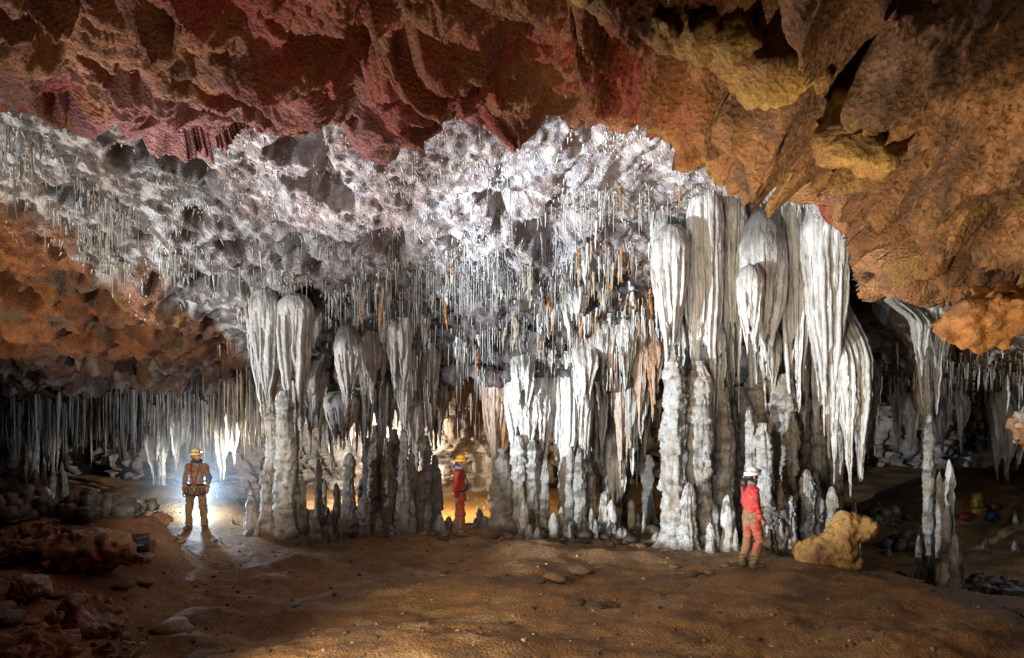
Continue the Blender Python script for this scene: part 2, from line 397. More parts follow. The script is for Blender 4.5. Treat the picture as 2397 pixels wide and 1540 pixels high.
    rg_ = np.array([np.percentile(rr[(np.abs(qx - a_) < 45) & (np.abs(qy - b_) < 45)], 12) for a_, b_ in path])
    rg_ = np.convolve(np.pad(rg_, 10, mode='edge'), np.ones(21) / 21, 'valid')
    dirs = np.array([W(a_, b_, 1.) - np.array([0, 0, CH]) for a_, b_ in path]); dirs /= np.linalg.norm(dirs, axis=1)[:, None]
    pts = np.array([0, 0, CH]) + dirs * (rg_ + .10)[:, None]
    wd = np.interp(tt, [0, 2, 4, 5.5, 7, 8.5, 9.5, 11, 12], [.08, .12, .14, .14, .20, .22, .19, .14, .07])
    V, Q = tube(pts, wd, 40)
    nn = V - np.repeat(pts, 40, 0); nn /= np.linalg.norm(nn, axis=1)[:, None]
    V = V + nn * (.16 * fbm(V * 2.0, 4, 101) + .10 * ridged(V * 4.5, 3, 102) + .03 * ridged(V * 14, 2, 103))[:, None] * np.repeat(np.clip(wd / .25, .3, 1), 40)[:, None]
    Cl = mixc(YEL, np.array([.36, .19, .06]), sm(-.1, .5, fbm(V * 2.2, 4, 104)))
    link('rock_ledge', mesh('rock_ledge', V, Q, M_CEIL, Cl), kind='structure')
    return P2
build_near()

# rear ceiling: from behind the red edge, sloping down to the low roof of the back chambers
FAR = {
    -500: ((110, 9.6), (225, 10.2), (340, 11.2), (500, 12.4), (660, 13.6), (815, 15.0), (880, 17.5), (925, 20.5), (945, 27)),
    0: ((110, 9.8), (240, 10.4), (360, 11.3), (490, 12.4), (660, 13.7), (815, 15.2), (880, 17.5), (925, 20.5), (945, 27)),
    250: ((150, 9.9), (275, 10.6), (410, 11.6), (520, 12.6), (670, 14.0), (820, 15.8), (880, 17.8), (930, 20.5), (946, 27)),
    450: ((190, 10.2), (315, 10.8), (450, 12.0), (590, 13.3), (690, 14.6), (790, 16.2), (860, 17.8), (930, 20), (948, 27)),
    600: ((200, 10.3), (345, 11.2), (480, 12.4), (610, 13.9), (690, 15.0), (770, 16.2), (850, 17.4), (925, 19), (940, 27)),
    800: ((220, 10.4), (370, 11.4), (480, 12.4), (600, 13.8), (680, 14.6), (760, 15.2), (830, 15.8), (905, 16.6), (930, 27)),
    1000: ((210, 10.4), (345, 11.3), (470, 12.4), (600, 13.8), (690, 14.6), (770, 15.2), (840, 15.8), (900, 16.5), (915, 26)),
    1200: ((160, 10.4), (275, 10.8), (440, 12.2), (590, 13.9), (690, 14.6), (780, 15.2), (850, 15.7), (900, 16.4), (912, 26)),
    1350: ((160, 10.4), (268, 10.9), (420, 12.3), (560, 14.0), (660, 14.7), (750, 15.3), (830, 15.8), (900, 16.5), (912, 26)),
    1530: ((190, 10.8), (295, 11.4), (400, 12.8), (500, 14.2), (620, 15.0), (730, 15.5), (840, 16.0), (930, 16.8), (950, 26)),
    1640: ((240, 11.2), (360, 12.1), (420, 13.2), (480, 14.5), (620, 15.7), (740, 16.6), (850, 17.4), (930, 18.5), (945, 26)),
    1760: ((310, 11.8), (410, 12.8), (445, 13.8), (490, 14.8), (650, 15.8), (780, 16.6), (890, 17.5), (960, 18.6), (965, 26)),
    1900: ((350, 11.8), (445, 12.8), (470, 13.8), (510, 14.8), (660, 15.9), (790, 16.8), (880, 17.8), (940, 19), (955, 26)),
    2030: ((440, 11.6), (540, 12.8), (600, 14.0), (670, 15.1), (740, 16.2), (810, 17.2), (870, 18.2), (920, 19.5), (945, 27)),
    2200: ((560, 11.4), (680, 12.8), (730, 14.2), (780, 15.5), (820, 16.7), (850, 18), (875, 19), (905, 20.5), (940, 28)),
    2397: ((640, 10.6), (740, 12.2), (780, 13.7), (815, 15.2), (840, 16.6), (860, 18), (875, 19.2), (895, 21), (938, 28)),
    2900: ((700, 10.0), (780, 11.8), (810, 13.5), (835, 15.2), (855, 16.6), (870, 18), (880, 19.4), (895, 21), (938, 28)),
}
def build_far():
    c = list(FAR); rows = [[W(k, *p) for p in FAR[k]] for k in c]
    nc, nr = 620, 390
    P = sheet(c, rows, nc, nr); px, py = proj(P)
    n = gnormals(P, nr, nc)
    out = n * np.sign((n * (np.array([0, 11, 0.]) - P)).sum(1))[:, None]
    wp = P + .3 * np.stack([fbm(P, 3, 15), fbm(P, 3, 16), fbm(P, 3, 18)], 1)
    orange = sm(20, 90, (py - 430) - .62 * np.clip(px - 60, 0, 900) + 60 * fbm(P * .9, 3, 50)) * (1 - sm(560, 640, px + 30 * fbm(P * 1.3, 2, 51)))
    low = sm(800, 835, py + 25 * fbm(P, 2, 52)) * (1 - sm(560, 640, px))
    f1, f2, _ = worley(wp * np.array([1.5, 1.2, 1.5]), 4)
    g1, g2, _ = worley(wp * 3.2, 5)
    b1, b2, _ = worley(wp * np.array([.62, .62, 1.1]), 6)
    h1, _, _ = worley(wp * np.array([1.25, 1.1, 1.7]), 8)
    pit = sm(.16, .5, fbm(P * np.array([.8, .8, 1.3]), 3, 30))
    d = .20 * (.55 - f1 * f1) + .10 * (.5 - g1) + .10 * fbm(P * 1.2, 4, 31) - .55 * pit * (1 - orange * .5)
    d += .045 * ridged(P * 3.0, 3, 32) * (1 - .4 * orange) + orange * ((.75 * (.36 - b1 * b1) + .26 * (.42 - h1 * h1)) * (1 - .6 * sm(740, 830, py)) + .16 * ridged(P * np.array([1.6, 1.6, 2.4]), 4, 57) - .5 * sm(.2, .45, fbm(P * np.array([1.0, 1.0, 1.6]), 3, 58)))
    d += .03 * ridged(P * 9, 3, 33)
    P2 = P + out * d[:, None]
    k = fbm(P * 1.4, 4, 35); k2 = fbm(P * 4.5, 4, 36); k3 = fbm(P * .6, 3, 37)
    C = mixc(np.array([.44, .41, .43]), np.array([.27, .19, .19]), sm(-.25, .4, k + .25 * k2) * .9)
    C = mixc(C, np.array([.32, .25, .20]), sm(.0, .5, fbm(P * 2.3, 4, 38)) * .6)
    C = mixc(C, ORG * .85, sm(.25, .55, fbm(P * 1.7, 4, 39)) * (.25 + .6 * sm(1300, 1500, px) * sm(520, 640, py)))
    C = mixc(C, WHT * 1.05, sm(.0, .4, k2 + .5 * fbm(P * 9, 2, 40)) * .6)
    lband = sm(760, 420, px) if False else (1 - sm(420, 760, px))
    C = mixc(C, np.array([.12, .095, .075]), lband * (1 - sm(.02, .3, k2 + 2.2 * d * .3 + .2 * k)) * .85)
    # ceiling colour darkened to grey-black between the straws and behind the columns
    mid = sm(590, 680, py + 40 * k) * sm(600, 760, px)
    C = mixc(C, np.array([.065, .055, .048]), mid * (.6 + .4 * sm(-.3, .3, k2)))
    OR = mixc(np.array([.30, .125, .055]), np.array([.17, .07, .034]), sm(-.2, .4, fbm(P * 1.2, 4, 53)))
    OR = mixc(OR, YEL * .7, sm(.2, .6, fbm(P * 1.1, 3, 54)) * .5)
    OR = mixc(OR, DRT, sm(.25, .5, fbm(P * 1.6, 4, 55)) * .8)
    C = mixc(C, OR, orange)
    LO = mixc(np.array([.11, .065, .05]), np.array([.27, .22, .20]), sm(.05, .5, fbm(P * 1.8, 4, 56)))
    C = mixc(C, LO, low * .85)  # dimness of the low roof recess painted into its colour
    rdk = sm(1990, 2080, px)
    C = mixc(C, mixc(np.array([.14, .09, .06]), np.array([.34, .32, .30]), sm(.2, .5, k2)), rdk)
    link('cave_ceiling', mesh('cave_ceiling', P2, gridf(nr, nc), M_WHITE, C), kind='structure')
    return P2, out, px, py
FP, FN, FPX, FPY = build_far()

# floor: a mud sheet with a raised left bank, the crest on the right and lower ground behind it
_m = np.random.RandomState(77)
MOUNDS = [(_m.uniform(-4.5, 6.5), _m.uniform(6.2, 13.2), _m.uniform(.35, 1.0), _m.uniform(.05, .16)) for _ in range(46)]
def ground(X, Y, fine=True):
    X = np.atleast_1d(np.asarray(X, float)); Y = np.atleast_1d(np.asarray(Y, float))
    g = lambda cx, cy, sx, sy: np.exp(-((X - cx) / sx) ** 2 - ((Y - cy) / sy) ** 2)
    z = 0 * X
    z += (.48 + .50 * sm(9.2, 11.4, Y)) * (1 - sm(-6.4, -4.4, X + .10 * (Y - 8))) * (1 - sm(12.0, 13.1, Y + .5 * np.clip(X + 7, 0, 4))) * sm(2, 5, Y)
    for mx, my, ms, mh in MOUNDS: z += mh * g(mx, my, ms, ms * .6)
    z += .95 * g(-9.2, 16.2, 2.6, 1.5) + .18 * g(-6.8, 14.6, 1.6, 1.6)
    z += .05 * g(-1.7, 15.1, 2.4, .9) + .03 * g(2.0, 14.5, 2.6, .9)
    z += .10 * g(-2.6, 6.8, 1.2, .9) + .16 * g(-.9, 7.4, 1.6, .7) - .16 * g(-2.6, 8.6, 1.6, .9) + .10 * g(.4, 9.6, 1.6, .8)
    z += .06 * g(4.6, 8.4, 2.2, 1.8)
    cx = X - (5.2 + .28 * (11 - Y))
    z -= 1.0 * sm(10.9, 12.8, Y + .15 * (X - 6)) * sm(4.9, 6.0, X) * (1 - .75 * sm(14.5, 20, Y))
    z -= .9 * sm(0, 3.4, cx) * (1 - sm(10.5, 11.5, Y)) * sm(4.5, 9, Y) * .5
    z += .35 * sm(17, 24, Y) * sm(3.5, 6, X)
    z += 2.0 * sm(9.5, 16, np.abs(X)) * sm(15, 20, Y) * .2
    if fine:
        P = np.stack([X, Y, 0 * X], 1)
        z += .07 * fbm(P * .55, 3, 61) + .045 * fbm(P * np.array([1.5, 2.4, 1]), 4, 62)
        foot = sm(.0, .35, fbm(P * .5, 2, 63))
        z += .018 * ridged(P * 3.0, 3, 64) * foot + .012 * fbm(P * 8, 4, 65) + .010 * foot * fbm(P * 18, 2, 66)
        f1, f2, _ = worley(P * np.array([1.3, 1.9, 1]) , 9)
        z += .07 * (.5 - f1) * sm(-.1, .3, fbm(P * .4 + 5, 2, 67))
    return z
def build_floor():
    nr, nc = 360, 500
    Y = 2.2 * (36 / 2.2) ** np.linspace(0, 1, nr)
    A = np.linspace(-1.25, 1.25, nc)
    YY, AA = np.meshgrid(Y, A, indexing='ij')
    X = (AA * (YY + 1.5)).ravel(); YY = YY.ravel()
    z = ground(X, YY)
    P = np.stack([X, YY, z], 1)
    k = fbm(P * .7, 4, 71); k2 = fbm(P * 3, 4, 72)
    C = mixc(np.array([.30, .17, .075]), np.array([.21, .115, .05]), sm(-.3, .5, k + .4 * k2))
    C = mixc(C, np.array([.38, .27, .16]), sm(.12, .55, fbm(P * np.array([1.2, 2.6, 1]), 4, 73)) * .6)
    C = mixc(C, np.array([.19, .075, .035]), (1 - sm(-6.5, -4, X)) * (1 - sm(12, 14, YY)) * .6)
    C = mixc(C, np.array([.09, .07, .055]), sm(.25, .6, fbm(P * np.array([.8, 1.6, 1]), 4, 74)) * .6)
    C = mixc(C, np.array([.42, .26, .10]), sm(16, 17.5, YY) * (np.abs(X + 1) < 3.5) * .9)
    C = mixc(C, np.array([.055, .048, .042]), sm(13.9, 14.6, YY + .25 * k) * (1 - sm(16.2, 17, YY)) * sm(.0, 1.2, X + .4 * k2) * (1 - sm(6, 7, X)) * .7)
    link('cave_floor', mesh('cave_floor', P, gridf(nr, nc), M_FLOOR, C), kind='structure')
build_floor()
def gz(x, y): return float(ground(x, y)[0])

# back wall of the far chambers
def build_wall():
    nr, nc = 130, 520
    X = np.linspace(-26, 26, nc); Z = np.linspace(4.6, -.9, nr)
    ZZ, XX = np.meshgrid(Z, X, indexing='ij'); XX = XX.ravel(); ZZ = ZZ.ravel()
    Y = 24.5 - 2.2 * np.exp(-((XX + 3) / 3.2) ** 2) + 2.0 * sm(6, 12, XX) - .8 * np.exp(-((XX + 10.5) / 2.5) ** 2) + .25 * (ZZ < 1) * 0
    P = np.stack([XX, Y, ZZ], 1)
    q = P * np.array([1, 1, .35])
    d = .8 * fbm(q * .4, 3, 81) + .14 * ridged(q * np.array([1.6, 1, 1.4]), 4, 82) + .06 * (.5 - worley(P * np.array([1.6, .5, .7]), 11)[0])
    wx = XX + .5 * fbm(P * np.array([.8, 0, .4]), 3, 83)
    fl = np.abs(np.sin(wx * 11)) ** .5 * .6 + np.abs(np.sin(wx * 27 + 2 * fbm(P * 1.3, 2, 88))) ** .6 * .4
    hang = np.floor(ZZ * .9 + 1.2 * fbm(P * np.array([1.2, 0, .5]), 3, 84)); hz = ZZ * .9 + 1.2 * fbm(P * np.array([1.2, 0, .5]), 3, 84) - hang
    d += .36 * fl * (.3 + .7 * hz) + .5 * (hz ** 1.5 - .4) - .9 * sm(.25, .5, fbm(P * np.array([.5, .5, .9]), 3, 85))
    d += .05 * ridged(P * np.array([5, 5, 2]), 3, 89)
    d -= .45 * (1 - sm(-.2, .9, ZZ))
    P[:, 1] -= d
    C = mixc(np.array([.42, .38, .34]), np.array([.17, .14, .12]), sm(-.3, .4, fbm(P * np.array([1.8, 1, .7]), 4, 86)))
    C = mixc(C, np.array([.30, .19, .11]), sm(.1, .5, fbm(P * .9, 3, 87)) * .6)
    C = mixc(C, np.array([.12, .11, .105]), (1 - sm(-7, -5, XX)) * .75)  # shade painted into the colour: the left wall reads as a dark void
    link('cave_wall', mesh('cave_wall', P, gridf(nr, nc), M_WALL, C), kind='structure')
build_wall()

# ------------------------------------------------------------------ dripstone builders
def ceil_depth(px, py):
    return float(FP[np.argmin((FPX - px) ** 2 + (FPY - py) ** 2), 1])
def drapery(px0, px1, pt, pb, Y, folds=9, te=.25, cap=.14, dr=.75, seed=0, bulge=.0, rag=.4, orange=0., dark=0., tan=.25, name='drapery', label='', group=None, capdark=.5, dome=None):
    rng = np.random.RandomState(seed + 100)
    if dome is None: dome = cap > .135
    folds = int(round(folds * 1.35))
    if not dome: pt -= 14; te = te + .12
    if group and ('right chamber' in group or 'far left wall' in group) and Y > 15:
        pt = min(pt, 905 if 'right' in group else 928); Y = ceil_depth((px0 + px1) / 2, pt) - .1
    a = (px1 - px0) / 2 / F * Y; b = a * dr
    T = W((px0 + px1) / 2, pt, Y); B = W((px0 + px1) / 2, pb, Y); H = T[2] - B[2]
    back = 0 if dome else float(np.clip(ceil_depth((px0 + px1) / 2, pt) + .15 - Y, 0, 1.1))
    nu = int(np.clip(folds * (8.5 if Y < 16.5 else 6), 60, 140)); nv = int(np.clip(H / .05, 24, 64))
    u = np.arange(nu) / nu; s = np.linspace(0, 1, nv) ** .95
    S, U = np.meshgrid(s, u, indexing='ij'); S = S.ravel(); U = U.ravel()
    th = U * 2 * math.pi
    cir = np.stack([np.cos(th), np.sin(th), 0 * th], 1)
    zz = np.stack([0 * S, 0 * S, S], 1)
    U2 = U + (.055 * gnoise(cir * 1.3 + zz * .5 + seed * 1.7, seed) + .03 * gnoise(cir * 2.6 + zz * 1.4 + seed, seed + 3))
    nl = max(3, int(round(folds / 3.3))); lp = U2 * nl + rng.rand(); li = np.floor(lp).astype(int) % nl; lf = lp - np.floor(lp)
    lobe = np.sin(math.pi * lf) ** .8
    ph = U2 * folds * 1.0 + .30 * gnoise(cir * 4 + zz * 2.2, seed + 1) * S
    fi = np.floor(ph).astype(int) % folds; fr = ph - np.floor(ph)
    prof = np.sin(math.pi * fr) ** .85                        # rounded flute, sharp groove
    sub = np.sin(math.pi * ((ph * 2.7 + .5 * gnoise(cir * 6 + zz * 2, 7)) % 1)) ** .6
    amp = (.3 + 1.0 * rng.rand(folds))[fi]
    lt = 1 - rag * .75 * rng.rand(nl) ** 1.4; k0 = int(.75 * nl - rng.rand() * .01) % nl; lt[k0] = 1
    ln = lt[li] * (1 - .12 * rng.rand(folds)[fi])
    t = np.clip((S - cap) / (1 - cap), 0, 1)
    if dome: capr = np.sqrt(np.clip(1 - (1 - np.clip(S / cap, 0, 1)) ** 2, 0, 1))
    else: capr = .80 + .20 * sm(0, cap + .10, S) + .25 * (1 - sm(0, .06, S))
    body = capr * (1 + bulge * np.sin(math.pi * np.clip(t * 1.6, 0, 1))) * (1 - (1 - te) * t ** 1.2)
    A = sm(cap * .35, cap + .2, S) if dome else .7 + .3 * S
    R = body * (1 + A * (.32 * (lobe - .72) + .30 * amp * (prof - .65) + .06 * (sub - .62)))
    L = H * (cap + (1 - cap) * ln * (1 - .35 * (1 - lobe) * t - .14 * (1 - prof) * t))
    z = np.where(S < cap, -S * H, -cap * H - t * (L - cap * H))
    X = np.cos(th) * a * R; Yy = np.sin(th) * b * R
    # every lobe draws in to its own point
    la = 2 * math.pi * ((np.arange(nl) + .5 - 0) / nl); 
    lx = np.array([X[(li == k) & (S > .45) & (S < .55)].mean() if ((li == k) & (S > .45) & (S < .55)).any() else 0 for k in range(nl)])
    ly = np.array([Yy[(li == k) & (S > .45) & (S < .55)].mean() if ((li == k) & (S > .45) & (S < .55)).any() else 0 for k in range(nl)])
    cc = sm(.5, 1.02, t) * (.72 - .4 * te)
    tw = (te + (1 - te) * .35)
    X = X * (1 - cc) + lx[li] * tw * cc; Yy = Yy * (1 - cc) + ly[li] * tw * cc
    X = X + .10 * a * fbm(np.stack([z * .5, 0 * z + seed, 0 * z], 1), 2, 5)
    P = np.stack([X, Yy, z], 1)
    n = gnormals(P, nv, nu, True); n *= np.sign((n * np.stack([X, Yy, 0 * X], 1)).sum(1) + 1e-9)[:, None]
    Pw = P + T
    P = P + n * (.022 * fbm(Pw * 6, 3, 7) + .018 * fbm(Pw * np.array([5, 5, 1.2]), 3, 8) + .014 * ridged(Pw * 20, 2, 9))[:, None]
    if back > 0:                                              # the root reaches back into the sloping ceiling
        dy = back * (1 - sm(0, .45, S)) ** 1.4
        P[:, 1] += dy; P[:, 2] += (P[:, 2] + T[2] - CH) * dy / Y
    P[:, 1] += .10 * a * gnoise(np.stack([z * .7, 0 * z - seed, 0 * z], 1), 6)
    last = P[-nu:].copy(); V = [P]
    for f_, up in ((.5, .04), (.08, .07)):
        r1 = last.copy()
        for k in range(nl):
            m_ = li[-nu:] == k
            if m_.any():
                c_ = last[m_].mean(0); r1[m_] = c_ + (last[m_] - c_) * f_; r1[m_, 2] = last[m_, 2] + up * H
        V.append(r1)
    V = np.concatenate(V); nvv = nv + 2
    st = fbm(np.stack([np.cos(th) * 4, np.sin(th) * 4, z * .35 + seed], 1), 3, 12)
    C = mixc(WHT, TAN, np.clip(tan + .5 * st, 0, 1) * np.clip(.25 + t, 0, 1))
    C = mixc(C, WHT * 1.06, sm(.0, .5, gnoise(np.stack([np.cos(th) * 5, np.sin(th) * 5, z * .6], 1), 13)) * .5)
    C = mixc(C, TAN * .5, sm(.1, .5, fbm(np.stack([np.cos(th) * 6, np.sin(th) * 6, z * .5 - seed], 1), 3, 15)) * .45)
    C = mixc(C, GRY * .6, sm(.25, .55, fbm(Pw * np.array([4, 4, 1.5]), 4, 17)) * .4)
    C = mixc(C, ORG * 1.1, np.clip(orange * (.5 + st) + (orange > 0) * orange * .35, 0, 1) * sm(0, .4, t + orange))
    C = mixc(C, GRY, np.clip(dark + .6 * dark * st, 0, 1))
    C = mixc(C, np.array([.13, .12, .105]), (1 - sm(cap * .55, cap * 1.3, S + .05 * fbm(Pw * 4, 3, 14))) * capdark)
    C = np.concatenate([C, C[-nu:], C[-nu:]])
    # children: the root or domed cap, the curtain and the flutes standing proud of it
    o = empty(name, T, label, 'drapery' if name == 'drapery' else 'stalactite', group)
    kc = max(4, int(np.searchsorted(s, max(cap, .06) * 1.1)))
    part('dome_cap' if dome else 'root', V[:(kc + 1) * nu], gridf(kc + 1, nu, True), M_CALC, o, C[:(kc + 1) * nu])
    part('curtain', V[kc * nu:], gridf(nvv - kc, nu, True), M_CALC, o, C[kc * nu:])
    nf = int(np.clip(folds * .6, 3, 9)); G = P.reshape(nv, nu, 3); Nn = n.reshape(nv, nu, 3); pr = prof.reshape(nv, nu)
    for k in range(nf):
        iu = int((.56 + .40 * (k + .2 + .6 * rng.rand()) / nf) * nu) % nu
        iu = (iu - 4 + int(np.argmax(pr[nv // 2, [(iu - 4 + q) % nu for q in range(9)]]))) % nu
        r0 = int((cap + .03 + rng.rand() * .3) * nv); r1 = min(nv - 1, r0 + int((.35 + .5 * rng.rand()) * nv))
        rows = np.unique(np.linspace(r0, r1, 16).astype(int))
        pts = G[rows, iu] + Nn[rows, iu] * .012
        q = np.linspace(0, 1, len(rows))
        rad = (a * .07 + .010) * (.4 + .9 * rng.rand()) * np.clip(np.sin(math.pi * np.clip(q * .85 + .05, 0, 1)), .08, 1) ** .7; rad[0] = .004
        v, f = tube(pts, rad, 6)
        v = v + .007 * np.stack([gnoise(v * 14, 3), gnoise(v * 14, 4), 0 * v[:, 0]], 1)
        col = (WHT * (1 - orange) + ORG * orange) * (1 - .5 * dark) * rng.uniform(.75, 1.08)
        part('flute', v, f, M_CALC, o, np.broadcast_to(col, (len(v), 3)))
    return o

def column(px, pt, pb, wt, wb, Y, seed=0, tiers=5, name='column', label='', cat=None, group=None, dark=.0, tan=.3, pointed=False, lean=0, mid=None, flute=.5, ground_snap=True, wet=False):
    """ragged dripstone shaft of stacked tiers; half widths wt, wb in picks"""
    rng = np.random.RandomState(seed + 500)
    if not pointed: pt -= 70 if Y < 14.95 else 55
    T = W(px, pt, Y); base = np.array([W(px + lean, pb, Y)[0], Y, 0]); gzv = gz(base[0], Y) - .06
    zb = gzv if ground_snap else W(px, pb, Y)[2]
    H = T[2] - zb; rt, rb = wt / F * Y, wb / F * Y
    o = empty(name, (base[0], Y, zb), label, cat or name, group)
    cuts = np.sort(np.concatenate([[0, 1], (np.arange(1, tiers) + .6 * (rng.rand(tiers - 1) - .5)) / tiers])) if tiers > 1 else np.array([0., 1.])
    off = T[0] - base[0]; big = rb > .13 and Y < 16
    for i in range(len(cuts) - 1):
        t0, t1 = cuts[i], cuts[i + 1]; top_tier = i == len(cuts) - 2
        nu = 52 if big else 22; nv = int(np.clip((t1 - t0) * H / (.034 if big else .06), 8, 40))
        tt = np.linspace(t0, min(1, t1 + .02), nv); u = np.arange(nu) / nu * 2 * math.pi
        TT, UU = np.meshgrid(tt, u, indexing='ij'); TT = TT.ravel(); UU = UU.ravel()
        R = rb + (rt - rb) * TT ** .8
        if mid is not None: R = R + (mid / F * Y) * np.sin(math.pi * TT)
        loc = np.clip((TT - t0) / (t1 - t0), 0, 1)
        R = R * (1 + .16 * (rng.rand() - .5) + .24 * (.5 - loc) * (tiers > 1))    # each tier hangs over the one below like a skirt
        if top_tier and pointed: R = R * np.sqrt(np.clip(1 - np.clip((loc - .25) / .75, 0, 1) ** 2.0, 0, 1))
        if top_tier and not pointed and name == 'column': R = R * (1 - .55 * sm(.25, 1, loc))
        if i > 0: R = R * (.86 + .14 * sm(0, .10, loc))
        z = TT * H
        dx = off * TT + .16 * rb * fbm(np.stack([z * .8, 0 * z + seed, 0 * z], 1), 2, 3)
        ox = .12 * rb * (rng.rand() - .5); oy = .12 * rb * (rng.rand() - .5)
        cs = np.stack([np.cos(UU), np.sin(UU), z], 1)
        q = cs * np.array([1.5, 1.5, 1.3]) + seed * 3.7
        R = R * (1 + .16 * np.cos(2 * UU + seed)) * (1 + .26 * fbm(q, 3, 21) + flute * .24 * (np.abs(np.sin(UU * (4 + seed % 3) + 2.0 * fbm(q * .6, 2, 22))) ** .6 - .6))
        rm = float(R.mean())
        wv = cs * np.array([rm, rm, 1]) + np.array([seed, 0, 0])
        fz = .9 / max(.10, min(rb, .3))
        w_ = z * fz + .9 * fbm(wv * np.array([4, 4, 2.2]), 3, 24) + .5 * gnoise(wv * np.array([16, 16, 5]), 27)
        fr = w_ - np.floor(w_)
        la = sm(-.25, .35, gnoise(wv * 1.7 + 5, 28))
        R = R + min(.07, rb * .30) * la * ((1 - fr) ** 1.5 * sm(0, .12, fr) - .35)
        R = R + min(.05, rb * .28) * (.5 * ridged(wv * np.array([6, 6, 8]), 3, 23) - .3)
        R = np.maximum(R * .92 * (1 + .35 * np.exp(-z / max(.05, .6 * rb))), .004)
        P = np.stack([np.cos(UU) * R + dx + ox, np.sin(UU) * R + oy, z - (.05 * la * sm(.1, 0, fr) if False else 0)], 1)
        top = P[-nu:].mean(0) + np.array([0, 0, .01])
        V = np.concatenate([P, np.broadcast_to(top, (nu, 3)) + (P[-nu:] - top) * .02])
        k = fbm(wv * 2.5 + 4, 3, 25)
        C = mixc(WHT * .92, TAN, np.clip(tan + .6 * k, 0, 1))
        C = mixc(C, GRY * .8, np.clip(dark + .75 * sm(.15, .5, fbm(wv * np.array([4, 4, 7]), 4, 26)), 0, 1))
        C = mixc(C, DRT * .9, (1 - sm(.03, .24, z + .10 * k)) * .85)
        C = np.concatenate([C, C[-nu:]])
        part('tip' if pointed and top_tier and tiers > 1 else ('shaft' if tiers == 1 else 'tier'), V, gridf(nv + 1, nu, True), M_WET if wet else M_COLM, o, C)
    return o

def straw_mesh(seed, kind, low=False):
    rng = np.random.RandomState(seed)
    n = 6 if kind == 'straw' else (8 if low else 14)
    t = np.linspace(0, 1, n)
    if kind == 'straw':
        r = np.array([1.5, 1.15, 1, .9, .8, .35]); amp = .006
        x = amp * np.cumsum(rng.randn(n)); y = amp * np.cumsum(rng.randn(n)); x -= x[0]; y -= y[0]
        v, f = tube(np.stack([x * .6, y * .6, -t], 1), r * .01, 5)
        v[:, :2] = v[:, :2]
    else:
        r = (1 - t) ** .75 * (1 + .18 * rng.randn(n)) + .03
        x = .012 * np.cumsum(rng.randn(n)); y = .012 * np.cumsum(rng.randn(n))
        v, f = tube(np.stack([x - x[0], y - y[0], -t], 1), np.clip(r, .03, 2) * .07, 5 if low else 9)
    return v, f
STRAWS = [straw_mesh(k, 'straw') for k in range(10)]
TITES = [straw_mesh(50 + k, 'tite') for k in range(10)]
LOWT = [straw_mesh(50 + k, 'tite', True) for k in range(10)]
NEEDLE = tube([(0, 0, 0), (.002, .001, -.5), (0, 0, -1)], [.014, .010, .003], 4)
LM = [(20, 'the left picture edge'), (110, 'the black alcove'), (300, 'the mound of sand'), (460, 'the blue-patched caver'), (590, 'the leftmost stalagmite'), (668, 'the thick column'), (740, 'the egg-shaped stump'),
      (815, 'the sooty-domed drapery'), (944, 'the jagged stalagmite'), (1010, 'the dark shafts'), (1076, 'the caver in profile'), (1178, 'the squat dark pillar'), (1240, 'the wide curtain'), (1335, 'the long curtain'), (1425, 'the alcove mouth'), (1500, 'the dark alcove'),
      (1578, 'the pear drapery'), (1634, 'the skirted column'), (1757, 'the white-helmeted caver'), (1830, 'the stacked-ledge tower'), (1948, 'the yellow boulder'), (2070, 'the dark slope'), (2190, 'the slim pale pillars'), (2290, 'the kit bags'), (2390, 'the right picture edge')]
def place(p, word='by'):
    px = PW / 2 + p[0] / p[1] * F; x, n = min(LM, key=lambda q: abs(q[0] - px)); d = px - x
    side = '' if abs(d) < 14 else ('just left of ' if d < 0 else 'just right of ')
    return (word + ' ' + n) if not side else (side + n if word != 'above' else 'above, ' + side + n)
def size(v, a, b): return 'short' if v < a else ('medium' if v < b else 'long')
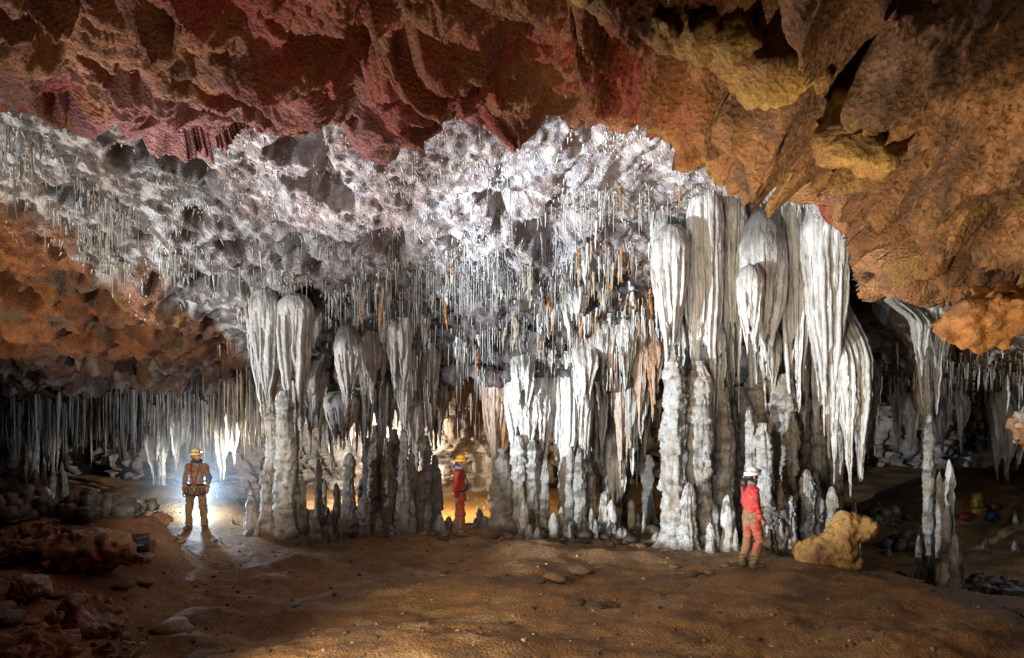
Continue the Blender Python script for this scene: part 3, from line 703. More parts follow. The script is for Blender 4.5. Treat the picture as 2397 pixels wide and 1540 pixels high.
# ------------------------------------------------------------------ hanging draperies (left, right, top, bottom picks, distance)
RG, LG, CG = 'draperies of the tall right-hand cluster', 'draperies of the left cluster', 'draperies of the middle curtain row'
D = [
 # right-hand cluster
 (1531, 1612, 522, 908, 13.6, dict(folds=11, te=.13, cap=.17, bulge=.10, rag=.30, label='pear-shaped white drapery with a dusty grey dome, leftmost of the tall right-hand cluster', group=RG)),
 (1527, 1566, 500, 830, 14.3, dict(folds=7, te=.3, cap=.1, label='narrow white drapery half hidden behind the pear-shaped one', group=RG)),
 (1610, 1692, 448, 1010, 14.1, dict(folds=12, te=.5, cap=.08, rag=.2, label='tall straight drapery merging into the banded column with a dark crack ring', group=RG, capdark=.3)),
 (1640, 1700, 700, 1015, 14.2, dict(folds=8, te=.5, cap=.03, tan=.5, rag=.2, capdark=0, label='broad tan flowstone sheet below the tall straight drapery', group=RG)),
 (1688, 1745, 455, 985, 14.4, dict(folds=9, te=.3, cap=.08, rag=.5, tan=.35, label='slim fluted drapery between the straight one and the dark-domed one', group=RG, capdark=.3)),
 (1733, 1836, 490, 935, 14.0, dict(folds=12, te=.2, cap=.25, rag=.3, label='drapery under a large dark sooty dome', group=RG, capdark=.85)),
 (1726, 1788, 618, 850, 13.5, dict(folds=9, te=.2, cap=.2, rag=.35, label='small domed drapery hanging in front of the dark-domed one', group=RG, capdark=.4)),
 (1772, 1832, 720, 985, 14.5, dict(folds=8, te=.2, cap=.08, rag=.4, tan=.4, label='inner fluted drapery above the stalagmite towers', group=RG)),
 (1818, 1905, 478, 1000, 14.3, dict(folds=11, te=.25, cap=.08, rag=.35, label='wide white drapery with staggered pointed flutes', group=RG, capdark=.35)),
 (1880, 1990, 470, 1060, 13.9, dict(folds=13, te=.22, cap=.11, rag=.3, dome=True, label='largest white drapery of the right-hand cluster with a black-stained dome', group=RG, capdark=.75)),
 (1935, 2038, 690, 1200, 13.9, dict(folds=12, te=.5, cap=.05, rag=.12, tan=.35, label='long pinkish drapery reaching down almost to the yellow boulder', group=RG, capdark=.2)),
 (2005, 2062, 788, 1090, 14.5, dict(folds=8, te=.25, cap=.08, rag=.4, tan=.45, label='rightmost short drapery with a blue-lit edge', group=RG, capdark=.6)),
 (1795, 1850, 930, 1100, 14.9, dict(folds=8, te=.5, cap=.05, rag=.3, tan=.6, dark=.3, label='brown fluted curtain behind the stalagmite towers', group=RG)),
 (1600, 1660, 470, 930, 14.9, dict(folds=8, te=.4, cap=.05, rag=.4, tan=.4, label='shadowed drapery between the pear-shaped and the straight one', group=RG)),
 (1665, 1730, 470, 1090, 15.1, dict(folds=8, te=.5, cap=.05, rag=.3, tan=.3, label='long shadowed drapery behind the slim fluted one', group=RG)),
 (1745, 1815, 500, 1080, 15.1, dict(folds=9, te=.5, cap=.05, rag=.3, tan=.3, label='long shadowed drapery behind the dark-domed one', group=RG)),
 (1835, 1900, 500, 1120, 15.0, dict(folds=9, te=.5, cap=.05, rag=.3, tan=.3, label='long shadowed drapery behind the staggered pointed flutes', group=RG)),
 (1900, 1970, 560, 1150, 14.9, dict(folds=9, te=.5, cap=.05, rag=.3, tan=.3, label='long shadowed drapery behind the largest one', group=RG)),
 (1556, 1612, 700, 990, 14.6, dict(folds=7, te=.5, cap=.05, rag=.4, tan=.4, label='ragged drapery behind the tip of the pear-shaped one', group=RG)),
 # left cluster
 (586, 655, 672, 1008, 14.7, dict(folds=10, te=.16, cap=.15, rag=.14, label='left drapery of the twin white pair, rounded crown', group=LG, capdark=.35)),
 (650, 732, 686, 1003, 14.5, dict(folds=11, te=.30, cap=.12, rag=.10, dome=True, label='right drapery of the twin white pair, broad blunt foot', group=LG, capdark=.15)),
 (714, 757, 720, 834, 14.6, dict(folds=6, te=.12, cap=.12, rag=.3, label='short spade-shaped drapery right of the twin pair', group=LG, capdark=.3)),
 (576, 604, 684, 850, 15.0, dict(folds=5, te=.3, cap=.08, rag=.4, label='thin ragged drapery left of the twin pair', group=LG)),
 (612, 652, 850, 1000, 14.9, dict(folds=6, te=.4, cap=.05, rag=.3, orange=.7, label='orange-stained ribbon between the feet of the twin pair', group=LG)),
 (785, 847, 758, 992, 14.6, dict(folds=10, te=.12, cap=.22, rag=.4, label='hanging drapery with a black sooty dome like a jellyfish', group=CG, capdark=.9)),
 (878, 918, 688, 828, 15.0, dict(folds=6, te=.25, cap=.1, rag=.45, label='small white drapery high up below the straw field', group=CG)),
 (760, 838, 915, 1062, 15.4, dict(folds=9, te=.22, cap=.15, rag=.35, tan=.5, label='fan-shaped tan drapery below the sooty dome', group=CG)),
 (836, 880, 800, 1105, 15.7, dict(folds=7, te=.3, cap=.06, rag=.4, dark=.3, label='long grey drapery with a blunt lit flank', group=CG)),
 (878, 926, 790, 1150, 15.9, dict(folds=7, te=.4, cap=.05, rag=.4, dark=.35, tan=.5, label='long dusty drapery behind the ragged stalagmite', group=CG)),
 (922, 978, 812, 1060, 15.3, dict(folds=8, te=.25, cap=.12, rag=.5, label='frosted drapery with staggered tips in the middle row', group=CG)),
 (948, 1000, 900, 1118, 15.5, dict(folds=6, te=.35, cap=.05, rag=.3, label='slanting drapery ending in a hooked foot above dark stumps', group=CG)),
 (990, 1052, 850, 1095, 16.2, dict(folds=8, te=.15, cap=.06, rag=.5, tan=.7, dark=.2, label='brownish drapery beside the lit opening', group=CG)),
 (1126, 1196, 885, 1122, 15.7, dict(folds=8, te=.22, cap=.04, rag=.3, orange=.65, label='orange and tan drapery over the dark squat pillar', group=CG)),
 (1060, 1100, 880, 985, 16.3, dict(folds=6, te=.2, cap=.05, rag=.5, orange=.9, label='small orange drapery at the roof of the lit opening', group=CG)),
 (1184, 1292, 882, 1125, 15.5, dict(folds=15, te=.62, cap=.04, rag=.45, dr=.45, label='wide pleated white curtain right of the orange drapery', group=CG, capdark=.2)),
 (1288, 1384, 838, 1200, 15.7, dict(folds=14, te=.62, cap=.05, rag=.35, dr=.45, tan=.4, label='long pleated curtain with a narrow lit slit beside it', group=CG, capdark=.2)),
 (1306, 1384, 640, 828, 15.0, dict(folds=9, te=.10, cap=.12, rag=.6, label='white drapery with one long pointed tip under a dark ledge', group=CG, capdark=.5)),
 (1250, 1312, 690, 800, 15.2, dict(folds=8, te=.3, cap=.1, rag=.6, label='short frosted drapery left of the long pointed tip', group=CG)),
 (1386, 1444, 740, 985, 15.5, dict(folds=9, te=.3, cap=.1, rag=.4, dark=.3, tan=.4, label='grey crusted drapery right of the pleated curtains', group=CG)),
 (1434, 1494, 702, 960, 15.4, dict(folds=8, te=.2, cap=.15, rag=.5, label='bluish white drapery in front of the orange stalactites', group=CG)),
 (1366, 1440, 960, 1215, 16.7, dict(folds=11, te=.75, cap=.04, rag=.15, dr=.3, dark=.25, tan=.2, label='smooth bluish curtain at the back of the dark alcove', group=CG)),
 (1424, 1464, 1058, 1205, 16.1, dict(folds=7, te=.5, cap=.14, rag=.2, label='small domed curtain inside the dark alcove', group=CG)),
 (1476, 1516, 760, 1060, 15.6, dict(folds=7, te=.15, cap=.06, rag=.6, orange=.45, tan=.5, label='dull orange drapery at the left of the orange stalactites', group=CG)),
 (1512, 1552, 780, 1010, 15.4, dict(folds=7, te=.15, cap=.06, rag=.6, orange=.75, label='bright orange drapery beside the pear-shaped white one', group=CG)),
 (1470, 1530, 900, 1150, 16.6, dict(folds=8, te=.25, cap=.05, rag=.5, dark=.6, label='dark drapery deep in the alcove', group=CG)),
 (690, 766, 830, 1075, 15.5, dict(folds=10, te=.4, cap=.06, rag=.4, dark=.25, tan=.5, label='dim wide drapery behind the short spade-shaped one', group=CG)),
 (838, 912, 770, 990, 15.3, dict(folds=11, te=.45, cap=.06, rag=.45, tan=.35, dark=.1, label='broad frosted drapery right of the sooty dome', group=CG)),
 (905, 968, 760, 960, 15.0, dict(folds=9, te=.35, cap=.06, rag=.5, tan=.3, label='frosted drapery hanging out of the straws in the middle row', group=CG)),
 (972, 1030, 790, 1010, 15.5, dict(folds=9, te=.4, cap=.05, rag=.5, tan=.4, dark=.2, label='crusted drapery above the dark shafts', group=CG)),
 (1196, 1250, 830, 1000, 15.0, dict(folds=8, te=.3, cap=.05, rag=.5, label='frosted drapery overlapping the top of the wide pleated curtain', group=CG)),
 (1340, 1400, 810, 1010, 15.1, dict(folds=9, te=.35, cap=.05, rag=.5, tan=.3, label='white drapery overlapping the top of the long pleated curtain', group=CG)),
 (1444, 1520, 850, 1100, 16.0, dict(folds=10, te=.35, cap=.05, rag=.5, tan=.6, dark=.3, label='brown drapery over the dark alcove', group=CG)),
 (2146, 2204, 748, 1030, 14.7, dict(folds=8, te=.35, cap=.05, rag=.35, dark=.85, tan=.5, label='ragged hanging formation meeting the slim pale pillar', group='draperies of the dark right')),
 # right chamber
 (2130, 2182, 700, 890, 13.0, dict(folds=6, te=.12, cap=.05, rag=.4, dark=1.0, label='dark drapery hanging beside the orange roof block', group='draperies of the dark right chamber')),
 (2170, 2235, 690, 880, 13.3, dict(folds=7, te=.15, cap=.05, rag=.5, dark=1.0, label='second dark drapery tucked behind the orange roof block', group='draperies of the dark right chamber')),
 (2140, 2190, 900, 1015, 17.0, dict(folds=7, te=.35, cap=.05, rag=.4, orange=.3, label='orange-centred drapery over the slim pale pillars', group='draperies of the dark right chamber')),
 (2180, 2226, 960, 1075, 16.6, dict(folds=7, te=.2, cap=.06, rag=.5, label='blue-lit fringed drapery over the dark passage', group='draperies of the dark right chamber')),
 (2090, 2150, 985, 1070, 17.2, dict(folds=8, te=.4, cap=.05, rag=.5, tan=.4, label='low fringed drapery left of the slim pale pillars', group='draperies of the dark right chamber')),
 (2236, 2270, 980, 1080, 16.8, dict(folds=5, te=.1, cap=.05, rag=.5, dark=.3, label='twin-tipped stalactite drapery above the equipment bags', group='draperies of the dark right chamber')),
 (2320, 2397, 1060, 1160, 17.5, dict(folds=9, te=.4, cap=.1, rag=.4, dark=.6, label='dark curtain at the right edge beneath the lit block', group='draperies of the dark right chamber')),
 # far left
 (98, 150, 985, 1125, 19.0, dict(folds=6, te=.25, cap=.05, rag=.3, tan=.3, label='slanting pale drapery at the edge of the black alcove', group='draperies of the far left wall')),
 (340, 400, 1040, 1150, 20.5, dict(folds=7, te=.3, cap=.15, rag=.3, dark=.3, label='grey drapery beside the thin pillar left of the blue-patched caver', group='draperies of the far left wall')),
 (395, 450, 990, 1110, 21.0, dict(folds=8, te=.45, cap=.1, rag=.3, dark=.1, label='mist-lit drapery just left of the blue-patched caver', group='draperies of the far left wall')),
 (500, 560, 1000, 1140, 21.0, dict(folds=8, te=.5, cap=.1, rag=.3, dark=.1, label='mist-lit drapery just right of the blue-patched caver', group='draperies of the far left wall')),
 (20, 70, 1010, 1130, 19.5, dict(folds=7, te=.4, cap=.1, rag=.3, dark=.2, tan=.4, label='broad grey drapery near the left edge of the far wall', group='draperies of the far left wall')),
 (-4, 34, 228, 415, 10.6, dict(folds=6, te=.2, cap=.03, rag=.5, label='white drapery hanging at the upper left edge', group='draperies of the upper left edge', capdark=0)),
]
for i, (x0, x1, t, b, Y, kw) in enumerate(D):
    drapery(x0, x1, t, b, Y, seed=i * 7 + 3, **kw)
rb_ = np.random.RandomState(31)                               # the slimmer draperies that fill the row behind
for k, c in enumerate(list(np.linspace(700, 1032, 13)) + list(np.linspace(1140, 1545, 15))):
    c = c + rb_.uniform(-9, 9); w = rb_.uniform(13, 23); Y = rb_.uniform(15.9, 16.9); b = rb_.uniform(985, 1150)
    tone = [('white', 0, .25, 0), ('cream', 0, .6, 0), ('dusty', .35, .4, 0), ('rusty', .1, .6, .5)][rb_.choice(4, p=[.35, .3, .2, .15])]
    drapery(c - w, c + w, rb_.uniform(845, 885), b, Y, folds=rb_.randint(4, 7), te=.25, cap=.05, rag=.45, dark=tone[1], tan=tone[2], orange=tone[3], seed=900 + k,
            label=('long ' if b > 1070 else 'short ') + tone[0] + ' slim drapery in the back row ' + place(W(c, b, Y), 'above'), group='slim draperies of the back row')

# ------------------------------------------------------------------ columns and stalagmites (centre, top, foot, half widths)
SG, TG = 'ragged columns of the right-hand cluster', 'columns and stalagmites of the left cluster'
MG = 'columns and stalagmites of the middle row'
K = [
 (1576, 880, 1270, 22, 31, 13.6, dict(tiers=7, label='ragged white column under the pear-shaped drapery', group=SG, dark=.12)),
 (1636, 915, 1256, 24, 28, 13.7, dict(tiers=6, label='white column with curtain-like skirts, second from the pear-shaped drapery', group=SG)),
 (1612, 1130, 1262, 15, 20, 13.3, dict(tiers=3, pointed=True, label='knobbly stalagmite in front between the two white columns', group=SG)),
 (1694, 975, 1240, 28, 24, 14.2, dict(tiers=3, label='smooth tan column behind the left shoulder of the white-helmeted caver', group=SG, tan=.6, flute=.8)),
 (1756, 955, 1250, 9, 20, 13.9, dict(tiers=6, label='slim pale stalagmite tower above the white helmet', group=SG, tan=.15, pointed=True)),
 (1786, 1060, 1252, 17, 23, 13.6, dict(tiers=4, label='fluted pale column right beside the white-helmeted caver', group=SG, flute=1)),
 (1834, 945, 1232, 26, 32, 14.4, dict(tiers=6, label='broad brown-white tower with stacked ledges', group=SG, tan=.5, dark=.2)),
 (1888, 1098, 1215, 15, 22, 14.0, dict(tiers=4, pointed=True, label='conical layered stalagmite right of the stacked-ledge tower', group=SG, tan=.2)),
 (1852, 1160, 1235, 14, 18, 13.7, dict(tiers=2, pointed=True, label='short smooth stalagmite in front of the stacked-ledge tower', group=SG)),
 (1946, 1138, 1240, 12, 20, 13.6, dict(tiers=4, pointed=True, label='brown-topped stalagmite just left of the yellow boulder', group=SG, tan=.6, dark=.2)),
 (1815, 1195, 1262, 30, 38, 13.8, dict(tiers=2, label='dark wet flowstone mound at the foot of the towers', group=SG, dark=.7, wet=True)),
 (1905, 1190, 1245, 20, 30, 14.2, dict(tiers=2, label='dark flowstone apron behind the brown-topped stalagmite', group=SG, dark=.75, wet=True)),
 (1922, 1050, 1230, 12, 22, 14.9, dict(tiers=5, label='dark layered column behind the conical stalagmite', group=SG, dark=.55, tan=.5)),
 (1704, 1158, 1236, 16, 19, 13.1, dict(tiers=2, pointed=True, label='wet grey stalagmite with a bluish sheen left of the white-helmeted caver', group=SG, dark=.25, wet=True)),
 (1663, 1224, 1270, 9, 12, 12.9, dict(tiers=2, pointed=True, label='small white stump in front of the skirted column', group=SG, tan=.05)),
 (1722, 1236, 1262, 5, 7, 12.9, dict(tiers=1, pointed=True, label='tiny pale stalagmite left of the red-trousered legs', group=SG)),
 (1675, 1180, 1240, 8, 14, 13.6, dict(tiers=2, pointed=True, label='dim grey stump behind the small white stump', group=SG, dark=.5)),
 (1718, 1020, 1160, 8, 10, 14.5, dict(tiers=4, label='dark slender column behind the tan one', group=SG, dark=.6)),
 (1606, 900, 1245, 22, 26, 14.8, dict(tiers=5, label='shadowed ragged column filling the gap between the two white columns', group=SG, dark=.25, tan=.4)),
 (1660, 940, 1240, 20, 24, 14.9, dict(tiers=5, label='shadowed column between the skirted and the smooth tan one', group=SG, dark=.35, tan=.5)),
 (1728, 960, 1238, 22, 26, 15.0, dict(tiers=5, label='shadowed column behind the white-helmeted caver', group=SG, dark=.4, tan=.5)),
 (1772, 940, 1238, 22, 26, 15.0, dict(tiers=6, label='brown layered column behind the slim pale tower', group=SG, dark=.3, tan=.6)),
 (1868, 960, 1236, 26, 30, 15.0, dict(tiers=6, label='brown layered column behind the stacked-ledge tower', group=SG, dark=.35, tan=.6)),
 (1908, 1020, 1236, 24, 26, 15.2, dict(tiers=5, label='dim layered column behind the dark one', group=SG, dark=.45, tan=.5)),
 (1958, 1060, 1238, 14, 20, 14.9, dict(tiers=4, label='dim column behind the long pinkish drapery', group=SG, dark=.5, tan=.5)),
 # middle row backing
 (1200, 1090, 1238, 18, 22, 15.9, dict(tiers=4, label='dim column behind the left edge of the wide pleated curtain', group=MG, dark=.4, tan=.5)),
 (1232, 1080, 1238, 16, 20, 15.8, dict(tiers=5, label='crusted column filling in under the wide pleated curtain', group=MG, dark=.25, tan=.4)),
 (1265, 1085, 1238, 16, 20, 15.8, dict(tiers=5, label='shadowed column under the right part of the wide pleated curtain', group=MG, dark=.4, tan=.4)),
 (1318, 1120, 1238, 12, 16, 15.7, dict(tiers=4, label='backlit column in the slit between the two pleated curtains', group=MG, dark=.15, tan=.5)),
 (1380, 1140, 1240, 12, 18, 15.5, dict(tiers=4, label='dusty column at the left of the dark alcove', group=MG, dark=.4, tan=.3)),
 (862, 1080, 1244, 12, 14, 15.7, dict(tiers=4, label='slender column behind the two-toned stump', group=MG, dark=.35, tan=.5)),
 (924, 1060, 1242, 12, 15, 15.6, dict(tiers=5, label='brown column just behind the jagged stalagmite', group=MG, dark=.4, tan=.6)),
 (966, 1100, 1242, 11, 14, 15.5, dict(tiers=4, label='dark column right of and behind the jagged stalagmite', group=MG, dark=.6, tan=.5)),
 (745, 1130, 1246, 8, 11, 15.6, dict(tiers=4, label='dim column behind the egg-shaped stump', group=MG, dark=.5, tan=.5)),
 (690, 1060, 1248, 10, 13, 14.9, dict(tiers=4, label='grey column at the right flank of the thick ragged one', group=TG, dark=.3)),
 # left cluster
 (668, 985, 1262, 20, 24, 14.3, dict(tiers=6, label='thick ragged column under the twin white draperies', group=TG, tan=.25, lean=-4)),
 (638, 1000, 1255, 13, 17, 14.7, dict(tiers=5, label='knobbly column left of and touching the thick one', group=TG, dark=.15)),
 (622, 1098, 1240, 11, 17, 14.5, dict(tiers=5, pointed=True, label='pagoda-like pointed stalagmite of the left cluster', group=TG)),
 (586, 1160, 1258, 11, 14, 14.3, dict(tiers=3, pointed=True, label='small white round-topped stalagmite at the left end of the cluster', group=TG, tan=.05)),
 (600, 1215, 1256, 5, 9, 14.1, dict(tiers=2, pointed=True, label='low stump at the foot of the leftmost white stalagmite', group=TG)),
 (574, 1205, 1252, 4, 8, 14.6, dict(tiers=2, pointed=True, label='thin stump just left of the leftmost white stalagmite', group=TG)),
 (706, 1112, 1250, 5, 16, 15.0, dict(tiers=4, pointed=True, label='dark-tipped stalagmite right of the thick ragged column', group=TG, dark=.5)),
 (735, 1210, 1262, 9, 15, 13.9, dict(tiers=2, pointed=True, label='egg-shaped white stump standing alone in front', group=TG, tan=.05)),
 (772, 1205, 1266, 5, 8, 14.0, dict(tiers=3, pointed=True, label='dark banded stump right of the egg-shaped one', group=TG, dark=.4)),
 (795, 1212, 1262, 6, 11, 14.2, dict(tiers=2, pointed=True, label='wet dark stump, third from the egg-shaped one', group=TG, dark=.5, wet=True)),
 (818, 1060, 1255, 11, 18, 14.7, dict(tiers=6, pointed=True, label='tall tapering stalagmite with a knotted tip below the sooty dome', group=MG, tan=.3)),
 (852, 1160, 1262, 9, 13, 14.3, dict(tiers=4, pointed=True, label='two-toned thick stump in front of the grey shafts', group=MG, dark=.25)),
 (878, 1050, 1245, 14, 16, 15.3, dict(tiers=3, label='smooth grey shaft left of the ragged stalagmite', group=MG, dark=.3, tan=.5)),
 (907, 1080, 1240, 12, 17, 15.2, dict(tiers=3, label='fluted brown shaft left of the ragged stalagmite', group=MG, dark=.25, tan=.7)),
 (944, 1005, 1238, 10, 20, 14.9, dict(tiers=8, pointed=True, label='tall jagged stalagmite with many thin ledges', group=MG, tan=.5, dark=.25)),
 (788, 1130, 1250, 7, 10, 15.6, dict(tiers=3, pointed=True, label='tan backlit pillar between two stumps', group=MG, tan=.8)),
 (760, 1120, 1235, 4, 6, 16.0, dict(tiers=3, pointed=True, label='thin tan pillar with a glowing edge', group=MG, tan=.8)),
 (845, 1120, 1240, 6, 9, 15.8, dict(tiers=3, pointed=True, label='slim backlit pillar behind the tapering stalagmite', group=MG, tan=.5)),
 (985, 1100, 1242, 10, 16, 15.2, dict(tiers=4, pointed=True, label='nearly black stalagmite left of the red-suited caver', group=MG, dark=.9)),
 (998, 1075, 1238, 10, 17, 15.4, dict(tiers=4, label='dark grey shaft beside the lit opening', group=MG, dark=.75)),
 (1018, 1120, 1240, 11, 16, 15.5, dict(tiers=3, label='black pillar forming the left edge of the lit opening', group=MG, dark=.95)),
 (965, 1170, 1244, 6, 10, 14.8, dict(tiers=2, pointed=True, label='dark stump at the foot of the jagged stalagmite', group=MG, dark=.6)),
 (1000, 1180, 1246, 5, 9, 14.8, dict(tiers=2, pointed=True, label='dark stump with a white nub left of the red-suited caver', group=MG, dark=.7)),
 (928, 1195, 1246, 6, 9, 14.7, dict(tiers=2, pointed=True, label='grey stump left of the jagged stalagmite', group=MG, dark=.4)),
 (1178, 1105, 1236, 20, 30, 15.2, dict(tiers=4, label='squat dark pillar with wavy ledges right of the red-suited caver', group=MG, dark=.6, tan=.7, flute=1)),
 (1212, 1075, 1238, 14, 18, 15.1, dict(tiers=6, label='white column under the left side of the pleated curtain', group=MG)),
 (1226, 1170, 1240, 7, 12, 14.6, dict(tiers=3, pointed=True, label='cone stalagmite in front of the pleated curtain', group=MG)),
 (1248, 1085, 1238, 16, 20, 15.2, dict(tiers=6, label='crusted column under the middle of the pleated curtain', group=MG, dark=.2)),
 (1275, 1130, 1240, 10, 14, 15.0, dict(tiers=4, label='dark crusted column under the right side of the pleated curtain', group=MG, dark=.4)),
 (1296, 1200, 1258, 9, 12, 14.2, dict(tiers=2, pointed=True, label='pale yellowish stump standing forward of the pleated curtains', group=MG, tan=.4)),
 (1314, 1185, 1250, 5, 7, 14.4, dict(tiers=2, pointed=True, lean=-6, label='leaning pale pole-like stalagmite', group=MG, tan=.4)),
 (1335, 1100, 1238, 9, 13, 15.3, dict(tiers=5, label='thin layered column below the long pleated curtain', group=MG, dark=.25)),
 (1358, 1105, 1240, 13, 18, 15.1, dict(tiers=5, label='crusted column at the right end of the long pleated curtain', group=MG, dark=.3)),
 (1415, 1150, 1250, 10, 15, 14.9, dict(tiers=4, pointed=True, label='pale stalagmite standing at the mouth of the dark alcove', group=MG, tan=.4)),
 (1432, 1168, 1254, 8, 12, 14.7, dict(tiers=3, pointed=True, label='stubby stalagmite touching the one at the alcove mouth', group=MG, tan=.35, dark=.15)),
 (1478, 1170, 1240, 6, 9, 15.2, dict(tiers=3, pointed=True, label='brown stalagmite inside the dark alcove', group=MG, tan=.7, dark=.3)),
 (1508, 1195, 1242, 3, 6, 15.0, dict(tiers=2, pointed=True, label='small spike stalagmite inside the dark alcove', group=MG, dark=.3)),
 (1385, 1190, 1252, 6, 9, 14.6, dict(tiers=2, pointed=True, label='dusty stump left of the alcove mouth', group=MG, dark=.3)),
 (1395, 1215, 1256, 4, 8, 14.3, dict(tiers=2, pointed=True, label='low dark stump on the rubble left of the alcove', group=MG, dark=.6)),
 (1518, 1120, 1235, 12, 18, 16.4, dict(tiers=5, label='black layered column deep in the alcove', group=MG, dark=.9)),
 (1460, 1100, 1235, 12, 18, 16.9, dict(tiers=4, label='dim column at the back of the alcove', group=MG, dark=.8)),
 # right chamber
 (2174, 1010, 1312, 12, 15, 14.6, dict(tiers=4, label='tall slim pale pillar of the dark right chamber', group='pillars of the dark right chamber', tan=.45, dark=.3, flute=.2)),
 (2200, 1105, 1318, 8, 14, 14.2, dict(tiers=4, pointed=True, label='middle stalagmite of the dark right chamber group', group='pillars of the dark right chamber', tan=.5, flute=.2)),
 (2222, 1075, 1316, 8, 14, 14.5, dict(tiers=5, pointed=True, label='round-topped stalagmite with a bright blue-white rim', group='pillars of the dark right chamber', tan=.4, flute=.2, wet=True)),
 (2216, 1180, 1318, 5, 11, 14.0, dict(tiers=3, pointed=True, label='knobbly short stalagmite leaning on the rimmed one', group='pillars of the dark right chamber', tan=.4, wet=True)),
 (2150, 1250, 1308, 6, 9, 14.0, dict(tiers=2, pointed=True, label='grey stump left of the slim pale pillar', group='pillars of the dark right chamber', dark=.3)),
 (2165, 1000, 1075, 8, 8, 17.5, dict(tiers=3, ground_snap=False, label='crusted shaft hanging above the slim pale pillar', group='pillars of the dark right chamber', dark=.3)),
 (2238, 1250, 1330, 10, 20, 13.6, dict(tiers=2, pointed=True, label='glossy wet flowstone hump below the rimmed stalagmite', group='pillars of the dark right chamber', dark=.85, wet=True)),
 (2000, 1165, 1240, 4, 9, 15.5, dict(tiers=2, pointed=True, label='small blue-lit stalagmite behind the yellow boulder', group='pillars of the dark right chamber', wet=True)),
 (2010, 1225, 1262, 4, 9, 13.6, dict(tiers=2, pointed=True, label='dark wet stump right behind the yellow boulder head', group='pillars of the dark right chamber', dark=.5, wet=True)),
 # far left
 (44, 1055, 1150, 14, 18, 19.0, dict(tiers=4, label='barrel-shaped grey column by the far left wall', group='columns of the far left wall', dark=.15, mid=5)),
 (66, 1000, 1150, 8, 10, 19.0, dict(tiers=4, label='straight grey column touching the barrel-shaped one', group='columns of the far left wall', dark=.2)),
 (90, 1060, 1150, 6, 9, 18.6, dict(tiers=3, lean=-12, label='leaning broken column near the black alcove', group='columns of the far left wall')),
 (104, 1070, 1150, 4, 7, 18.8, dict(tiers=3, pointed=True, label='upright thin column by the black alcove', group='columns of the far left wall')),
 (145, 1080, 1150, 4, 8, 18.5, dict(tiers=3, pointed=True, label='small pale stalagmite on the bank before the black alcove', group='columns of the far left wall')),
 (150, 1100, 1150, 5, 9, 18.3, dict(tiers=3, pointed=True, label='knobbly twin of the small pale stalagmite on the bank', group='columns of the far left wall')),
 (124, 1098, 1150, 5, 9, 18.3, dict(tiers=2, pointed=True, label='squat stalagmite between the thin column and the pale twin', group='columns of the far left wall')),
 (382, 1100, 1192, 5, 6, 17.6, dict(tiers=4, label='thin brown pillar left of the blue-patched caver', group='columns of the far left wall', tan=.8)),
 (371, 1120, 1185, 3, 5, 18.0, dict(tiers=3, label='broken grey pillar touching the thin brown one', group='columns of the far left wall')),
 (414, 1145, 1180, 2, 4, 17.8, dict(tiers=1, pointed=True, label='little white spike behind the blue-patched caver', group='columns of the far left wall', tan=0)),
 (508, 1150, 1182, 2, 5, 17.8, dict(tiers=1, pointed=True, label='little pale spike right of the blue-patched caver', group='columns of the far left wall', tan=.2)),
]
for i, (px, t, b, wt, wb, Y, kw) in enumerate(K):
    kw = dict(kw); g = kw.get('group')
    cat = 'stalagmite' if kw.get('pointed') else 'column'
    column(px, t, b, wt, wb, Y, seed=i * 5 + 2, name=cat, cat=cat, **kw)['kind'] = 'thing'

# small stumps along the foot of the middle row and on the sand in the opening
rng = np.random.RandomState(42)
vm = []
for k in range(6):
    nu, nv = 18, 12
    t = np.linspace(0, 1, nv); u = np.arange(nu) / nu * 2 * math.pi
    T, U = np.meshgrid(t, u, indexing='ij'); T = T.ravel(); U = U.ravel()
    R = (1 - .35 * T) * np.sqrt(np.clip(1 - T ** 4.5, 0, 1)) + .01
    q = np.stack([np.cos(U), np.sin(U), T * 3 + k * 9], 1)
    R *= (1 + .30 * fbm(q * 1.2, 3, k) + .10 * ridged(q * 3, 2, k)) * (1 + .9 * (1 - T) ** 7)
    V = np.stack([np.cos(U) * R, np.sin(U) * R, T], 1)
    dk = [.15, .45, .65, .8, .25, .9][k]
    C = mixc(WHT * .6, GRY * .4, np.clip(dk + .7 * fbm(q * 2, 3, 5), 0, 1))
    C = mixc(C, np.array([.13, .08, .045]), 1 - sm(.05, .4, T + .12 * fbm(q * 2, 2, 6)))
    vm.append(mesh('stump', V, gridf(nv, nu, True), M_COLM if dk < .5 else M_WET, C))
def stump(px, py, Y, h, w, m, label, group):
    x = (px - PW / 2) / F * Y; z = gz(x, Y)
    o = link('stalagmite', vm[m], loc=(x, Y, z - .03), label=('low ' if h < .16 else ('knee-high ' if h < .32 else 'tall ')) + ('pale', 'greyish', 'grey', 'dark', 'white', 'blackish')[m] + ' ' + label + ' ' + place((x, Y)).replace('the left picture edge', 'the left edge'), cat='stalagmite', group=group)
    o.scale = (w, w, h + .03); o.rotation_euler = (rng.uniform(-.08, .08), rng.uniform(-.08, .08), rng.rand() * 6)
    return o
for k in range(34):
    px = rng.uniform(600, 1040); Y = rng.uniform(14.2, 15.6)
    stump(px, 0, Y, rng.uniform(.12, .5), rng.uniform(.05, .12), rng.randint(6), 'stump in the crowded row', 'stumps along the left and middle columns')
for k in range(26):
    px = rng.uniform(1195, 1560); Y = rng.uniform(14.0, 15.4)
    stump(px, 0, Y, rng.uniform(.10, .4), rng.uniform(.05, .11), rng.randint(6), 'dusty stump in the rubble', 'stumps below the pleated curtains')
